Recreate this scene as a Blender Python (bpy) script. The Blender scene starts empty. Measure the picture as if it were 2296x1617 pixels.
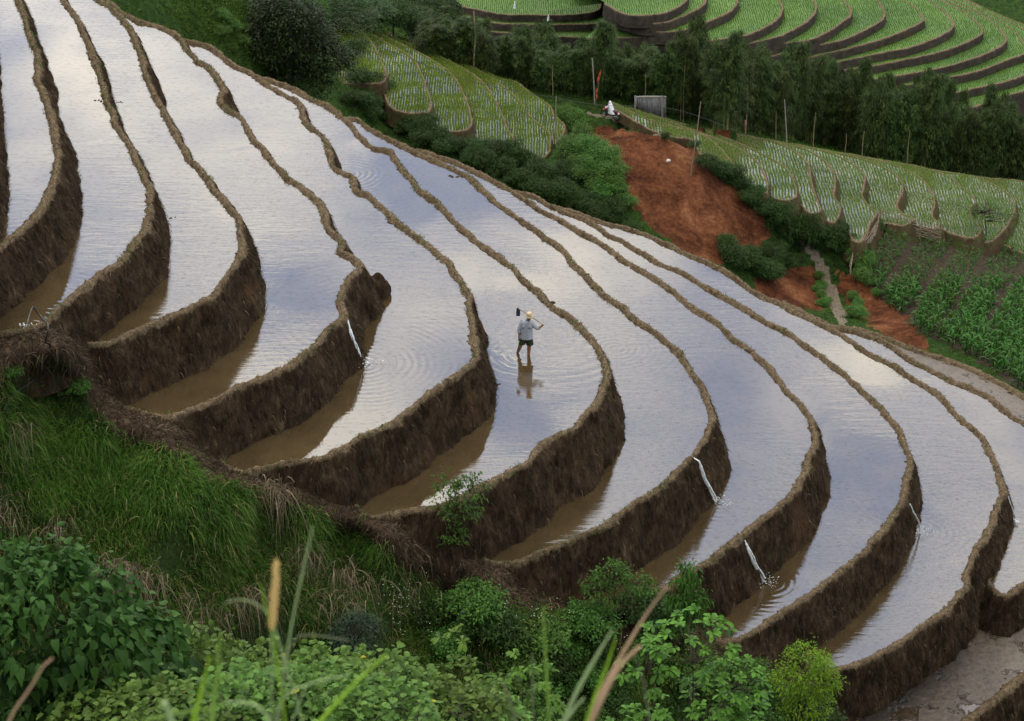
import bpy, math, random
import numpy as np
from math import radians, sin, cos, tan, atan, pi
from mathutils import Vector, Matrix
from mathutils.bvhtree import BVHTree
from mathutils.geometry import tessellate_polygon

S = bpy.context.scene
COL = S.collection
random.seed(7)
RNG = np.random.default_rng(7)

# ---------------------------------------------------------------- camera
EYE = 32.4            # eye height above the paddy the farmer stands in
PITCH = 30.0
FPX = 4400.0          # focal length in pixels of a 2296 px wide picture
cam_d = bpy.data.cameras.new("camera")
cam = bpy.data.objects.new("camera", cam_d)
COL.objects.link(cam)
cam.location = (0, 0, EYE)
cam.rotation_euler = (radians(90 - PITCH), 0, 0)
cam_d.sensor_width = 36
cam_d.lens = 36 * FPX / 2296
cam_d.clip_end = 4000
cam_d.clip_start = 0.2
cam_d.dof.use_dof = True
cam_d.dof.focus_distance = 70
cam_d.dof.aperture_fstop = 8
S.camera = cam
S.render.resolution_x = 1024
S.render.resolution_y = 721

# ---------------------------------------------------------------- light
SUN_EL, SUN_AZ = 52, 330       # azimuth clockwise from +Y (the far side), so the sun is behind the hill, to the left
S.view_settings.view_transform = 'Standard'
S.view_settings.look = 'None'
S.view_settings.exposure = 0.1
S.view_settings.gamma = 1
world = bpy.data.worlds.new("World")
S.world = world
world.use_nodes = True
wn = world.node_tree.nodes
wl = world.node_tree.links
wn.clear()
w_out = wn.new('ShaderNodeOutputWorld')
w_bg = wn.new('ShaderNodeBackground')
w_bg.inputs['Strength'].default_value = 0.125
sky = wn.new('ShaderNodeTexSky')
sky.sky_type = 'NISHITA'
sky.sun_disc = False
sky.sun_elevation = radians(SUN_EL)
sky.sun_rotation = radians(SUN_AZ)
sky.air_density = 1.0
sky.dust_density = 1.5
tc = wn.new('ShaderNodeTexCoord')
sep = wn.new('ShaderNodeSeparateXYZ')
wl.new(tc.outputs['Generated'], sep.inputs[0])
# clouds lie on a flat layer: direction divided by its height
addz = wn.new('ShaderNodeMath'); addz.operation = 'ADD'; addz.inputs[1].default_value = 0.18
wl.new(sep.outputs[2], addz.inputs[0])
dx = wn.new('ShaderNodeMath'); dx.operation = 'DIVIDE'
dy = wn.new('ShaderNodeMath'); dy.operation = 'DIVIDE'
wl.new(sep.outputs[0], dx.inputs[0]); wl.new(addz.outputs[0], dx.inputs[1])
wl.new(sep.outputs[1], dy.inputs[0]); wl.new(addz.outputs[0], dy.inputs[1])
cmb = wn.new('ShaderNodeCombineXYZ')
wl.new(dx.outputs[0], cmb.inputs[0]); wl.new(dy.outputs[0], cmb.inputs[1])
cn = wn.new('ShaderNodeTexNoise')
cn.inputs['Scale'].default_value = 3.4
cn.inputs['Detail'].default_value = 6
cn.inputs['Roughness'].default_value = 0.52
cn.inputs['Distortion'].default_value = 0.4
wl.new(cmb.outputs[0], cn.inputs['Vector'])
cr = wn.new('ShaderNodeValToRGB')
cr.color_ramp.elements[0].position = 0.43; cr.color_ramp.elements[0].color = (0, 0, 0, 1)
cr.color_ramp.elements[1].position = 0.60; cr.color_ramp.elements[1].color = (1, 1, 1, 1)
wl.new(cn.outputs['Fac'], cr.inputs[0])
# thin high overcast (lavender) under brighter broken cloud (warm white)
base_mix = wn.new('ShaderNodeMix'); base_mix.data_type = 'RGBA'
base_mix.inputs[0].default_value = 0.8
wl.new(sky.outputs[0], base_mix.inputs[6])
base_mix.inputs[7].default_value = (7.8, 10.0, 14.8, 1)
cl_mix = wn.new('ShaderNodeMix'); cl_mix.data_type = 'RGBA'
wl.new(cr.outputs[0], cl_mix.inputs[0])
wl.new(base_mix.outputs[2], cl_mix.inputs[6])
cl_mix.inputs[7].default_value = (24.0, 23.0, 21.0, 1)
# overhead the layer is thicker and neutral white; towards the horizon it thins to blue
zr = wn.new('ShaderNodeMapRange'); zr.inputs[1].default_value = 0.62; zr.inputs[2].default_value = 0.95
wl.new(sep.outputs[2], zr.inputs[0])
top_mix = wn.new('ShaderNodeMix'); top_mix.data_type = 'RGBA'
wl.new(zr.outputs[0], top_mix.inputs[0]); wl.new(cl_mix.outputs[2], top_mix.inputs[6])
top_mix.inputs[7].default_value = (19.0, 17.8, 14.5, 1)
wl.new(top_mix.outputs[2], w_bg.inputs[0])
wl.new(w_bg.outputs[0], w_out.inputs[0])

sun_d = bpy.data.lights.new("sun", 'SUN')
sun_d.energy = 1.4
sun_d.angle = radians(14)
sun_d.color = (1.0, 0.95, 0.86)
sun = bpy.data.objects.new("sun", sun_d)
COL.objects.link(sun)
_az, _el = radians(SUN_AZ), radians(SUN_EL)
_d = Vector((sin(_az) * cos(_el), cos(_az) * cos(_el), sin(_el)))
sun.rotation_euler = (-_d).to_track_quat('-Z', 'Y').to_euler()
sun.location = _d * 60 + Vector((0, 60, 0))

# ---------------------------------------------------------------- helpers
CP, SP = cos(radians(PITCH)), sin(radians(PITCH))
def rays(P):
    P = np.asarray(P, float).reshape(-1, 2)
    cx = (P[:, 0] - 1148) / FPX
    cy = -(P[:, 1] - 808.5) / FPX
    return np.stack([cx, CP + cy * SP, -SP + cy * CP], 1)
def onz(P, z):
    r = rays(P)
    t = (z - EYE) / r[:, 2]
    return np.stack([r[:, 0] * t, r[:, 1] * t, np.zeros(len(r)) + z], 1)
def onY(P, Y):
    r = rays(P)
    t = Y / r[:, 1]
    return np.stack([r[:, 0] * t, r[:, 1] * t, EYE + r[:, 2] * t], 1)
def proj(W):
    W = np.asarray(W, float).reshape(-1, 3)
    v = W - np.array([0, 0, EYE])
    f = v[:, 1] * CP - v[:, 2] * SP
    u = v[:, 1] * SP + v[:, 2] * CP
    return np.stack([1148 + FPX * v[:, 0] / f, 808.5 - FPX * u / f], 1)
TILE = {1: (0, 0), 2: (1300, 0), 3: (2696, 0), 4: (0, 950), 5: (1300, 950), 6: (2696, 950), 7: (0, 1899), 8: (1300, 1899), 9: (2696, 1899)}
KF = 2296 / 4096.0
def T(tile, pts):
    ox, oy = TILE[tile]
    return [((ox + x * 0.609756) * KF, (oy + y * 0.609756) * KF) for x, y in pts]

def hash3(i, j, k, seed):
    h = (i * 374761393 + j * 668265263 + k * 2147483647 + seed * 1274126177) & 0xFFFFFFFF
    h = ((h ^ (h >> 13)) * 1274126177) & 0xFFFFFFFF
    h = (h ^ (h >> 16)) & 0xFFFFFFFF
    return h / 4294967295.0
def vnoise(P, scale=1.0, seed=0):
    P = np.asarray(P, float) * scale
    if P.shape[1] == 2: P = np.c_[P, np.zeros(len(P))]
    I = np.floor(P).astype(np.int64); Fr = P - I
    Fr = Fr * Fr * (3 - 2 * Fr)
    out = 0
    for a in (0, 1):
        wx = Fr[:, 0] if a else 1 - Fr[:, 0]
        for b in (0, 1):
            wy = Fr[:, 1] if b else 1 - Fr[:, 1]
            for c in (0, 1):
                wz = Fr[:, 2] if c else 1 - Fr[:, 2]
                out = out + wx * wy * wz * hash3(I[:, 0] + a, I[:, 1] + b, I[:, 2] + c, seed)
    return out * 2 - 1
def fbm(P, scale=1.0, oct=4, seed=0, gain=0.5):
    s, a, n = 0, 1.0, 0
    for o in range(oct):
        s = s + a * vnoise(P, scale * 2 ** o, seed + 17 * o)
        n += a; a *= gain
    return s / n

def tag(o, label=None, cat=None, group=None, kind=None):
    if label: o['label'] = label
    if cat: o['category'] = cat
    if group: o['group'] = group
    if kind: o['kind'] = kind
    return o
def empty(name, loc=(0, 0, 0), rz=0.0, parent=None):
    o = bpy.data.objects.new(name, None)
    o.empty_display_size = 0.2
    COL.objects.link(o)
    o.location = loc; o.rotation_euler = (0, 0, rz)
    if parent: o.parent = parent
    return o
def mesh_np(name, V, F, mat=None, parent=None, smooth=True, attrs=None, midx=None):
    """V (n,3), F (m,3|4) int array or list of arrays of different sizes"""
    V = np.ascontiguousarray(V, dtype=np.float32)
    if isinstance(F, np.ndarray): F = [F]
    F = [np.asarray(f, dtype=np.int32) for f in F if len(f)]
    me = bpy.data.meshes.new(name)
    me.vertices.add(len(V)); me.vertices.foreach_set('co', V.ravel())
    loops = np.concatenate([f.ravel() for f in F])
    tot = np.concatenate([np.full(len(f), f.shape[1], np.int32) for f in F])
    st = np.concatenate([[0], np.cumsum(tot)[:-1]]).astype(np.int32)
    me.loops.add(len(loops)); me.loops.foreach_set('vertex_index', loops)
    me.polygons.add(len(tot)); me.polygons.foreach_set('loop_start', st); me.polygons.foreach_set('loop_total', tot)
    if smooth: me.polygons.foreach_set('use_smooth', np.ones(len(tot), bool))
    if midx is not None: me.polygons.foreach_set('material_index', np.asarray(midx, np.int32))
    if attrs:
        for k, v in attrs.items():
            v = np.asarray(v, np.float32)
            if v.ndim == 1:
                a = me.attributes.new(k, 'FLOAT', 'POINT'); a.data.foreach_set('value', v)
            else:
                a = me.attributes.new(k, 'FLOAT_COLOR', 'POINT')
                a.data.foreach_set('color', np.c_[v, np.ones(len(v))].astype(np.float32).ravel())
    me.update(calc_edges=True)
    for m in (mat if isinstance(mat, (list, tuple)) else [mat]):
        if m: me.materials.append(m)
    o = bpy.data.objects.new(name, me)
    COL.objects.link(o)
    if parent: o.parent = parent
    return o
def copy_tree(o, parent=None):
    c = o.copy(); COL.objects.link(c)
    if parent: c.parent = parent
    for ch in o.children: copy_tree(ch, c)
    return c
class MB:
    """collects tubes, boxes, lathes, patches into one mesh"""
    def __init__(s): s.v = []; s.f3 = []; s.f4 = []; s.n = 0
    def add(s, V, F):
        V = np.asarray(V, float); F = np.asarray(F, int)
        if F.shape[1] == 3: s.f3.append(F + s.n)
        else: s.f4.append(F + s.n)
        s.v.append(V); s.n += len(V)
    def tube(s, pts, r, n=6, caps=True):
        pts = np.asarray(pts, float); m = len(pts)
        r = np.zeros(m) + r if np.isscalar(r) else np.asarray(r, float)
        t = np.gradient(pts, axis=0); t /= np.linalg.norm(t, axis=1)[:, None] + 1e-9
        up = np.array([0, 0, 1.0]) if abs(t[0][2]) < 0.9 else np.array([1.0, 0, 0])
        V = []
        a = np.linspace(0, 2 * pi, n, endpoint=False)
        for i in range(m):
            u = np.cross(t[i], up); u /= np.linalg.norm(u) + 1e-9
            w = np.cross(u, t[i])
            up = w
            V.append(pts[i] + r[i] * (np.cos(a)[:, None] * u + np.sin(a)[:, None] * w))
        V = np.concatenate(V)
        F = []
        for i in range(m - 1):
            for j in range(n):
                k = (j + 1) % n
                F.append((i * n + j, i * n + k, (i + 1) * n + k, (i + 1) * n + j))
        s.add(V, F)
        if caps:
            for e, pt in ((0, pts[0]), (m - 1, pts[-1])):
                Vc = np.vstack([V[e * n:(e + 1) * n], pt])
                Fc = [(j, (j + 1) % n, n) if e else ((j + 1) % n, j, n) for j in range(n)]
                s.add(Vc, Fc)
    def box(s, c, size, rz=0, M=None):
        c = np.asarray(c, float); h = np.asarray(size, float) / 2
        V = np.array([(x, y, z) for x in (-1, 1) for y in (-1, 1) for z in (-1, 1)]) * h
        if M is not None: V = V @ np.asarray(M).T
        if rz: V = V @ np.array([[cos(rz), -sin(rz), 0], [sin(rz), cos(rz), 0], [0, 0, 1]]).T
        s.add(V + c, [(0, 1, 3, 2), (4, 6, 7, 5), (0, 4, 5, 1), (2, 3, 7, 6), (0, 2, 6, 4), (1, 5, 7, 3)])
    def ring(s, c, R, r, axis, n=20, k=6):
        axis = Vector(axis).normalized()
        u = axis.orthogonal().normalized(); w = axis.cross(u)
        V = []; F = []
        for i in range(n):
            a = 2 * pi * i / n
            d = u * cos(a) + w * sin(a)
            for j in range(k):
                b = 2 * pi * j / k
                V.append(Vector(c) + d * (R + r * cos(b)) + axis * (r * sin(b)))
                F.append((i * k + j, ((i + 1) % n) * k + j, ((i + 1) % n) * k + (j + 1) % k, i * k + (j + 1) % k))
        s.add([tuple(v) for v in V], F)
    def lathe(s, prof, c=(0, 0, 0), n=16, M=None):
        V = []; F = []
        for (r, z) in prof:
            for i in range(n):
                a = 2 * pi * i / n
                V.append((r * cos(a), r * sin(a), z))
        V = np.array(V)
        if M is not None: V = V @ np.asarray(M).T
        for p in range(len(prof) - 1):
            for i in range(n):
                j = (i + 1) % n
                F.append((p * n + i, p * n + j, (p + 1) * n + j, (p + 1) * n + i))
        s.add(V + np.asarray(c, float), F)
    def blob(s, c, rad, n=10, m=7, noise=0.0, seed=0, M=None):
        V = []; F = []
        for i in range(m + 1):
            th = pi * i / m
            for j in range(n):
                ph = 2 * pi * j / n
                V.append((sin(th) * cos(ph), sin(th) * sin(ph), cos(th)))
        V = np.array(V)
        if noise: V = V * (1 + noise * vnoise(V * 1.0, 1.7, seed))[:, None]
        V = V * np.asarray(rad, float)
        if M is not None: V = V @ np.asarray(M).T
        for i in range(m):
            for j in range(n):
                k = (j + 1) % n
                F.append((i * n + j, (i + 1) * n + j, (i + 1) * n + k, i * n + k))
        s.add(V + np.asarray(c, float), F)
    def build(s, name, mat, parent=None, smooth=True):
        F = []
        if s.f4: F.append(np.concatenate(s.f4))
        if s.f3: F.append(np.concatenate(s.f3))
        return mesh_np(name, np.concatenate(s.v), F, mat, parent, smooth)

# ---------------------------------------------------------------- materials
def mat(name):
    m = bpy.data.materials.new(name); m.use_nodes = True
    nt = m.node_tree
    for n in list(nt.nodes): nt.nodes.remove(n)
    out = nt.nodes.new('ShaderNodeOutputMaterial')
    return m, nt, out
def nd(nt, t, **kw):
    n = nt.nodes.new(t)
    for k, v in kw.items():
        if k.startswith('_'): setattr(n, k[1:], v)
        else: n.inputs[k].default_value = v
    return n
def ramp(nt, fac, stops):
    r = nt.nodes.new('ShaderNodeValToRGB')
    while len(r.color_ramp.elements) < len(stops): r.color_ramp.elements.new(0.5)
    for e, (p, c) in zip(r.color_ramp.elements, stops):
        e.position = p; e.color = (*c, 1) if len(c) == 3 else c
    nt.links.new(fac, r.inputs[0])
    return r
def mixc(nt, fac, a, b, mode='MIX'):
    m = nt.nodes.new('ShaderNodeMix'); m.data_type = 'RGBA'; m.blend_type = mode
    for i, x in ((0, fac), (6, a), (7, b)):
        if hasattr(x, 'is_linked') or hasattr(x, 'links'): nt.links.new(x, m.inputs[i])
        elif isinstance(x, (int, float)): m.inputs[i].default_value = x
        else: m.inputs[i].default_value = (*x, 1)
    return m.outputs[2]
def math_(nt, op, a, b=None, c=None):
    m = nt.nodes.new('ShaderNodeMath'); m.operation = op
    for i, x in enumerate((a, b, c)):
        if x is None: continue
        if isinstance(x, (int, float)): m.inputs[i].default_value = x
        else: nt.links.new(x, m.inputs[i])
    return m.outputs[0]
def pos(nt, scale=(1, 1, 1)):
    g = nt.nodes.new('ShaderNodeNewGeometry')
    mp = nt.nodes.new('ShaderNodeMapping'); mp.inputs['Scale'].default_value = scale
    nt.links.new(g.outputs['Position'], mp.inputs['Vector'])
    return mp.outputs[0]
def noise(nt, vec, scale, detail=4, rough=0.55, dist=0.0):
    n = nt.nodes.new('ShaderNodeTexNoise')
    n.inputs['Scale'].default_value = scale; n.inputs['Detail'].default_value = detail
    n.inputs['Roughness'].default_value = rough; n.inputs['Distortion'].default_value = dist
    nt.links.new(vec, n.inputs['Vector'])
    return n.outputs['Fac']
def simple(name, col, rough=0.7, metal=0.0, var=0.25, scale=6, bump=0.0):
    m, nt, out = mat(name)
    b = nd(nt, 'ShaderNodeBsdfPrincipled', Roughness=rough, Metallic=metal)
    b.inputs['Specular IOR Level'].default_value = 0.5 if rough < 0.55 else 0.15
    f = noise(nt, pos(nt), scale, 5)
    lo = tuple(c * (1 - var) for c in col); hi = tuple(min(1, c * (1 + var)) for c in col)
    r = ramp(nt, f, [(0.3, lo), (0.7, hi)])
    nt.links.new(r.outputs[0], b.inputs['Base Color'])
    if bump:
        bp = nd(nt, 'ShaderNodeBump', Strength=bump, Distance=0.02)
        nt.links.new(f, bp.inputs['Height']); nt.links.new(bp.outputs[0], b.inputs['Normal'])
    nt.links.new(b.outputs[0], out.inputs[0])
    return m
def leafmat(name, dark, light, trans=0.3, rough=0.5, accent=None):
    """foliage: every leaf carries its own random 'tint' between two greens"""
    m, nt, out = mat(name)
    a = nd(nt, 'ShaderNodeAttribute', _attribute_name='tint')
    stops = [(0.0, dark), (0.8, light)]
    if accent: stops = [(0.0, dark), (0.75, light), (0.97, light), (1.0, accent)]
    r = ramp(nt, a.outputs['Fac'], stops)
    oi = nd(nt, 'ShaderNodeObjectInfo')
    hs = nd(nt, 'ShaderNodeHueSaturation')
    nt.links.new(r.outputs[0], hs.inputs['Color'])
    nt.links.new(math_(nt, 'MULTIPLY_ADD', oi.outputs['Random'], 0.03, 0.485), hs.inputs['Hue'])
    nt.links.new(math_(nt, 'MULTIPLY_ADD', oi.outputs['Random'], 0.4, 0.8), hs.inputs['Value'])
    b = nd(nt, 'ShaderNodeBsdfPrincipled', Roughness=rough)
    b.inputs['Specular IOR Level'].default_value = 0.12
    nt.links.new(hs.outputs[0], b.inputs['Base Color'])
    t = nd(nt, 'ShaderNodeBsdfTranslucent')
    nt.links.new(hs.outputs[0], t.inputs['Color'])
    mx = nd(nt, 'ShaderNodeMixShader', Fac=trans)
    nt.links.new(b.outputs[0], mx.inputs[1]); nt.links.new(t.outputs[0], mx.inputs[2])
    nt.links.new(mx.outputs[0], out.inputs[0])
    return m

def soil_mat(name, cols, grass=None, streak=True, bump=0.8):
    """cols dark..light stops; vertical root-like streaks, optional mossy patches"""
    m, nt, out = mat(name)
    b = nd(nt, 'ShaderNodeBsdfPrincipled', Roughness=0.95)
    b.inputs['Specular IOR Level'].default_value = 0.04
    p = pos(nt); pv = pos(nt, (1, 1, 0.25))
    f1 = noise(nt, pv if streak else p, 7, 7, 0.78)
    f2 = noise(nt, p, 1.3, 5, 0.65)
    f3 = noise(nt, p, 30, 3, 0.7)
    s = math_(nt, 'MULTIPLY_ADD', f1, 0.65, math_(nt, 'MULTIPLY_ADD', f2, 0.50, math_(nt, 'MULTIPLY', f3, 0.15)))
    n = len(cols)
    r = ramp(nt, s, [(0.46 + 0.38 * i / (n - 1), c) for i, c in enumerate(cols)])
    c = r.outputs[0]
    if grass:
        g = ramp(nt, noise(nt, p, 2.3, 5, 0.65), [(0.52, (0, 0, 0)), (0.66, (1, 1, 1))])
        c = mixc(nt, g.outputs[0], c, grass)
    # clayey reddish patches and a faint moss here and there
    c = mixc(nt, ramp(nt, noise(nt, p, 0.55, 5, 0.7), [(0.58, (0,) * 3), (0.70, (0.55,) * 3)]).outputs[0], c, (0.075, 0.038, 0.020)) if not grass else c
    c = mixc(nt, ramp(nt, noise(nt, pos(nt, (1.3, 1.3, 0.7)), 0.9, 5, 0.7), [(0.60, (0,) * 3), (0.72, (0.6,) * 3)]).outputs[0], c, (0.022, 0.030, 0.010)) if not grass else c
    a = nd(nt, 'ShaderNodeAttribute', _attribute_name='rim')
    # dried straw and trodden earth on the crest, with sunlight painted into its tone
    rag = ramp(nt, math_(nt, 'ADD', a.outputs['Fac'], math_(nt, 'MULTIPLY', math_(nt, 'SUBTRACT', noise(nt, p, 3.2, 5, 0.7), 0.54), 2.6)), [(0.30, (0,) * 3), (0.75, (1,) * 3)])
    c = mixc(nt, rag.outputs[0], c, ramp(nt, math_(nt, 'ADD', math_(nt, 'MULTIPLY', f3, 0.6), math_(nt, 'MULTIPLY', f1, 0.5)),
             [(0.40, (0.035, 0.025, 0.016)), (0.54, (0.10, 0.073, 0.046)), (0.70, (0.24, 0.185, 0.12))]).outputs[0])
    nt.links.new(c, b.inputs['Base Color'])
    bp = nd(nt, 'ShaderNodeBump', Strength=bump, Distance=0.05)
    nt.links.new(math_(nt, 'ADD', f1, f3), bp.inputs['Height'])
    nt.links.new(bp.outputs[0], b.inputs['Normal'])
    nt.links.new(b.outputs[0], out.inputs[0])
    return m
M_BANK = soil_mat('bank_soil', [(0.006, 0.004, 0.0025), (0.018, 0.0118, 0.0075), (0.046, 0.030, 0.019), (0.125, 0.088, 0.056)])
M_LBANK = soil_mat('paddy_bank_soil', [(0.02, 0.014, 0.008), (0.05, 0.035, 0.020), (0.085, 0.062, 0.035)], grass=(0.04, 0.068, 0.016), streak=False, bump=0.4)
M_FBANK = soil_mat('far_bank_soil', [(0.014, 0.012, 0.010), (0.04, 0.033, 0.027), (0.07, 0.058, 0.045)], bump=0.3)

RIPPLES = []     # (x, y, z, wavelength, reach, strength)
def water_mat(name, mud_lo, mud_hi, refl=1.0, ior=2.0, weed=0.0, ripples=True):
    m, nt, out = mat(name)
    p = pos(nt)
    mud = ramp(nt, math_(nt, 'ADD', math_(nt, 'MULTIPLY', noise(nt, p, 0.9, 5, 0.6), 0.6), math_(nt, 'MULTIPLY', noise(nt, p, 9, 4, 0.7), 0.4)),
               [(0.3, mud_lo), (0.72, mud_hi)])
    dif = nd(nt, 'ShaderNodeBsdfDiffuse'); nt.links.new(mud.outputs[0], dif.inputs['Color'])
    # wind ripples: long crests across the view, plus fine grain
    w1 = noise(nt, pos(nt, (0.55, 3.2, 1)), 1.6, 3, 0.55, 0.3)
    w2 = noise(nt, pos(nt, (1.0, 2.2, 1)), 11, 3, 0.6)
    calm = ramp(nt, noise(nt, p, 0.16, 2, 0.5), [(0.42, (0.06,) * 3), (0.60, (1,) * 3)])
    h = math_(nt, 'MULTIPLY', math_(nt, 'MULTIPLY_ADD', w1, 0.008, math_(nt, 'MULTIPLY', w2, 0.0022)), calm.outputs[0])
    if ripples:
        g = nt.nodes.new('ShaderNodeNewGeometry')
        for (x, y, z, wlen, reach, st) in RIPPLES:
            v = nd(nt, 'ShaderNodeVectorMath', _operation='DISTANCE'); nt.links.new(g.outputs['Position'], v.inputs[0])
            v.inputs[1].default_value = (x, y, z)
            d = v.outputs['Value']
            dd = math_(nt, 'ADD', d, math_(nt, 'MULTIPLY', noise(nt, p, 1.5, 2), 0.18))
            sn = math_(nt, 'SINE', math_(nt, 'MULTIPLY', dd, 2 * pi / wlen))
            fall = math_(nt, 'POWER', 2.718, math_(nt, 'MULTIPLY', d, -1.0 / reach))
            h = math_(nt, 'ADD', h, math_(nt, 'MULTIPLY', math_(nt, 'MULTIPLY', sn, fall), st))
    bp = nd(nt, 'ShaderNodeBump', Strength=1.0, Distance=1.0)
    nt.links.new(h, bp.inputs['Height'])
    gl = nd(nt, 'ShaderNodeBsdfGlossy', Roughness=0.03)
    gl.inputs['Color'].default_value = (1, 1, 1, 1)
    nt.links.new(bp.outputs[0], gl.inputs['Normal'])
    fr = nd(nt, 'ShaderNodeFresnel', IOR=ior)
    nt.links.new(bp.outputs[0], fr.inputs['Normal'])
    fac = math_(nt, 'MULTIPLY', fr.outputs[0], refl)
    if True:
        # specks of floating straw and silt
        sp = nt.nodes.new('ShaderNodeTexVoronoi'); sp.inputs['Scale'].default_value = 3.2
        nt.links.new(pos(nt, (1, 1.6, 1)), sp.inputs['Vector'])
        nb = noise(nt, p, 0.7, 3, 0.6)
        lim = math_(nt, 'MULTIPLY', math_(nt, 'SUBTRACT', nb, 0.40), 0.55)
        spk = math_(nt, 'LESS_THAN', math_(nt, 'ADD', sp.outputs['Distance'], math_(nt, 'MULTIPLY', noise(nt, p, 22, 2), 0.12)), lim)
        film = ramp(nt, noise(nt, pos(nt, (1, 2.0, 1)), 5, 6, 0.75), [(0.52, (1,) * 3), (0.70, (0.62,) * 3)])
        fac = math_(nt, 'MULTIPLY', fac, film.outputs[0])
        fac = math_(nt, 'MULTIPLY', fac, math_(nt, 'SUBTRACT', 1.0, math_(nt, 'MULTIPLY', spk, 0.75)))
    mx = nd(nt, 'ShaderNodeMixShader')
    nt.links.new(fac, mx.inputs[0]); nt.links.new(dif.outputs[0], mx.inputs[1]); nt.links.new(gl.outputs[0], mx.inputs[2])
    nt.links.new(mx.outputs[0], out.inputs[0])
    return m
# ---------------------------------------------------------------- the main hill: water-side edge of each dike, traced level by level
A = {}
A[0] = T(1, [(-200, -200), (-170, 300), (-150, 650), (-140, 930), (-170, 1150), (-260, 1400), (-400, 1700)])
A[1] = T(1, [(60, -120), (100, 0), (130, 70), (150, 130), (165, 200), (200, 290), (222, 350), (228, 440), (225, 520), (250, 600), (285, 670), (305, 740), (330, 850), (345, 950), (358, 1050), (345, 1150), (325, 1220), (305, 1250), (285, 1300), (240, 1380), (190, 1440), (130, 1500), (60, 1560), (0, 1605)]) + T(4, [(-80, 110), (-200, 200), (-320, 260)])
A[2] = T(1, [(330, -120), (395, 0), (440, 60), (490, 130), (515, 190), (550, 260), (575, 330), (600, 420), (635, 500), (660, 590), (690, 680), (725, 770), (745, 830), (790, 900), (835, 970), (870, 1060), (910, 1130), (945, 1210), (970, 1300), (965, 1380), (945, 1450), (920, 1530), (850, 1600)]) + T(4, [(820, 100), (770, 160), (700, 210), (620, 260), (560, 300), (510, 350), (450, 400), (400, 460), (350, 500), (290, 555), (200, 600), (100, 625), (0, 632), (-100, 640), (-200, 620)])
A[3] = T(1, [(480, -120), (625, 0), (700, 50), (755, 100), (800, 150), (845, 210), (870, 280), (905, 370), (930, 460), (965, 550), (1005, 640), (1050, 720), (1085, 800), (1130, 890), (1185, 980), (1210, 1040), (1270, 1090), (1320, 1160), (1380, 1250), (1450, 1330), (1500, 1390), (1545, 1440), (1555, 1540)]) + T(4, [(1565, 60), (1560, 110), (1530, 180), (1470, 260), (1430, 320), (1380, 380), (1300, 430), (1200, 480), (1100, 520), (1000, 570), (890, 610), (800, 650), (720, 692), (640, 705), (570, 695), (530, 650), (500, 560)])
A[4] = T(1, [(520, -120), (700, 20), (790, 85), (870, 140), (960, 165), (1050, 190), (1120, 230), (1170, 270), (1210, 320), (1255, 370), (1275, 410), (1340, 440), (1390, 500), (1430, 560), (1448, 600), (1425, 645), (1430, 690), (1470, 725), (1540, 760), (1580, 790), (1610, 860), (1650, 930), (1700, 980), (1740, 1040), (1800, 1110), (1870, 1180), (1950, 1230), (2030, 1300), (2090, 1370), (2110, 1460), (2150, 1530), (2210, 1580)]) + T(5, [(90, 60), (80, 100), (150, 140), (210, 190), (195, 222), (150, 260), (120, 320), (90, 390), (75, 430), (95, 480), (98, 530), (50, 565), (0, 600)]) + T(4, [(2080, 680), (2020, 740), (1950, 785), (1880, 835), (1800, 885), (1700, 925), (1600, 960), (1520, 990), (1450, 1040), (1370, 1080), (1300, 1110), (1220, 1135), (1150, 1160), (1090, 1168), (1000, 1155), (900, 1130), (820, 1115), (790, 1060), (800, 950)])
A[5] = T(1, [(940, 170), (1130, 260), (1250, 290), (1340, 310), (1400, 340), (1470, 400), (1540, 450), (1620, 480), (1680, 520), (1740, 570), (1800, 600), (1880, 640), (1950, 690), (1965, 740), (1975, 790), (2020, 840), (2080, 880), (2130, 950), (2140, 1020), (2160, 1080), (2210, 1130)]) + T(2, [(160, 1170), (178, 1230), (200, 1270), (270, 1290), (320, 1340), (380, 1400), (440, 1460), (520, 1520), (590, 1570)]) + T(5, [(640, 50), (700, 100), (760, 150), (810, 190), (830, 250), (880, 290), (900, 350), (930, 400), (925, 450), (935, 520), (945, 590), (955, 660), (965, 730), (975, 780), (940, 840), (880, 890), (800, 940), (740, 980), (680, 1020), (600, 1080), (540, 1130), (470, 1180), (400, 1230), (310, 1280), (220, 1310), (130, 1360), (50, 1405), (0, 1440)]) + T(4, [(2040, 1450), (1940, 1468), (1850, 1485), (1750, 1508), (1650, 1530), (1580, 1530), (1520, 1510), (1480, 1480), (1440, 1420), (1430, 1350)])
A[6] = T(1, [(940, 200), (1230, 330), (1450, 420), (1600, 490), (1690, 520), (1780, 545), (1900, 590), (1990, 640), (2100, 690), (2200, 750)]) + T(2, [(80, 770), (150, 820), (190, 880), (250, 940), (310, 980), (400, 1000), (440, 1040), (480, 1110), (550, 1190), (610, 1260), (700, 1330), (740, 1370), (820, 1450), (900, 1530)]) + T(5, [(950, 10), (1010, 60), (1080, 110), (1150, 160), (1220, 210), (1260, 260), (1310, 310), (1380, 370), (1430, 430), (1500, 490), (1570, 525), (1630, 580), (1700, 640), (1750, 710), (1800, 790), (1830, 870), (1840, 930), (1800, 1000), (1750, 1090), (1690, 1160), (1630, 1240), (1530, 1290), (1450, 1330), (1390, 1370), (1350, 1420), (1320, 1480), (1220, 1530), (1130, 1580)]) + T(8, [(1040, 60), (950, 110), (870, 150), (800, 185), (740, 200), (660, 215), (580, 228), (460, 245), (380, 262), (310, 275), (250, 250), (220, 215), (210, 150), (230, 60)])
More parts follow.
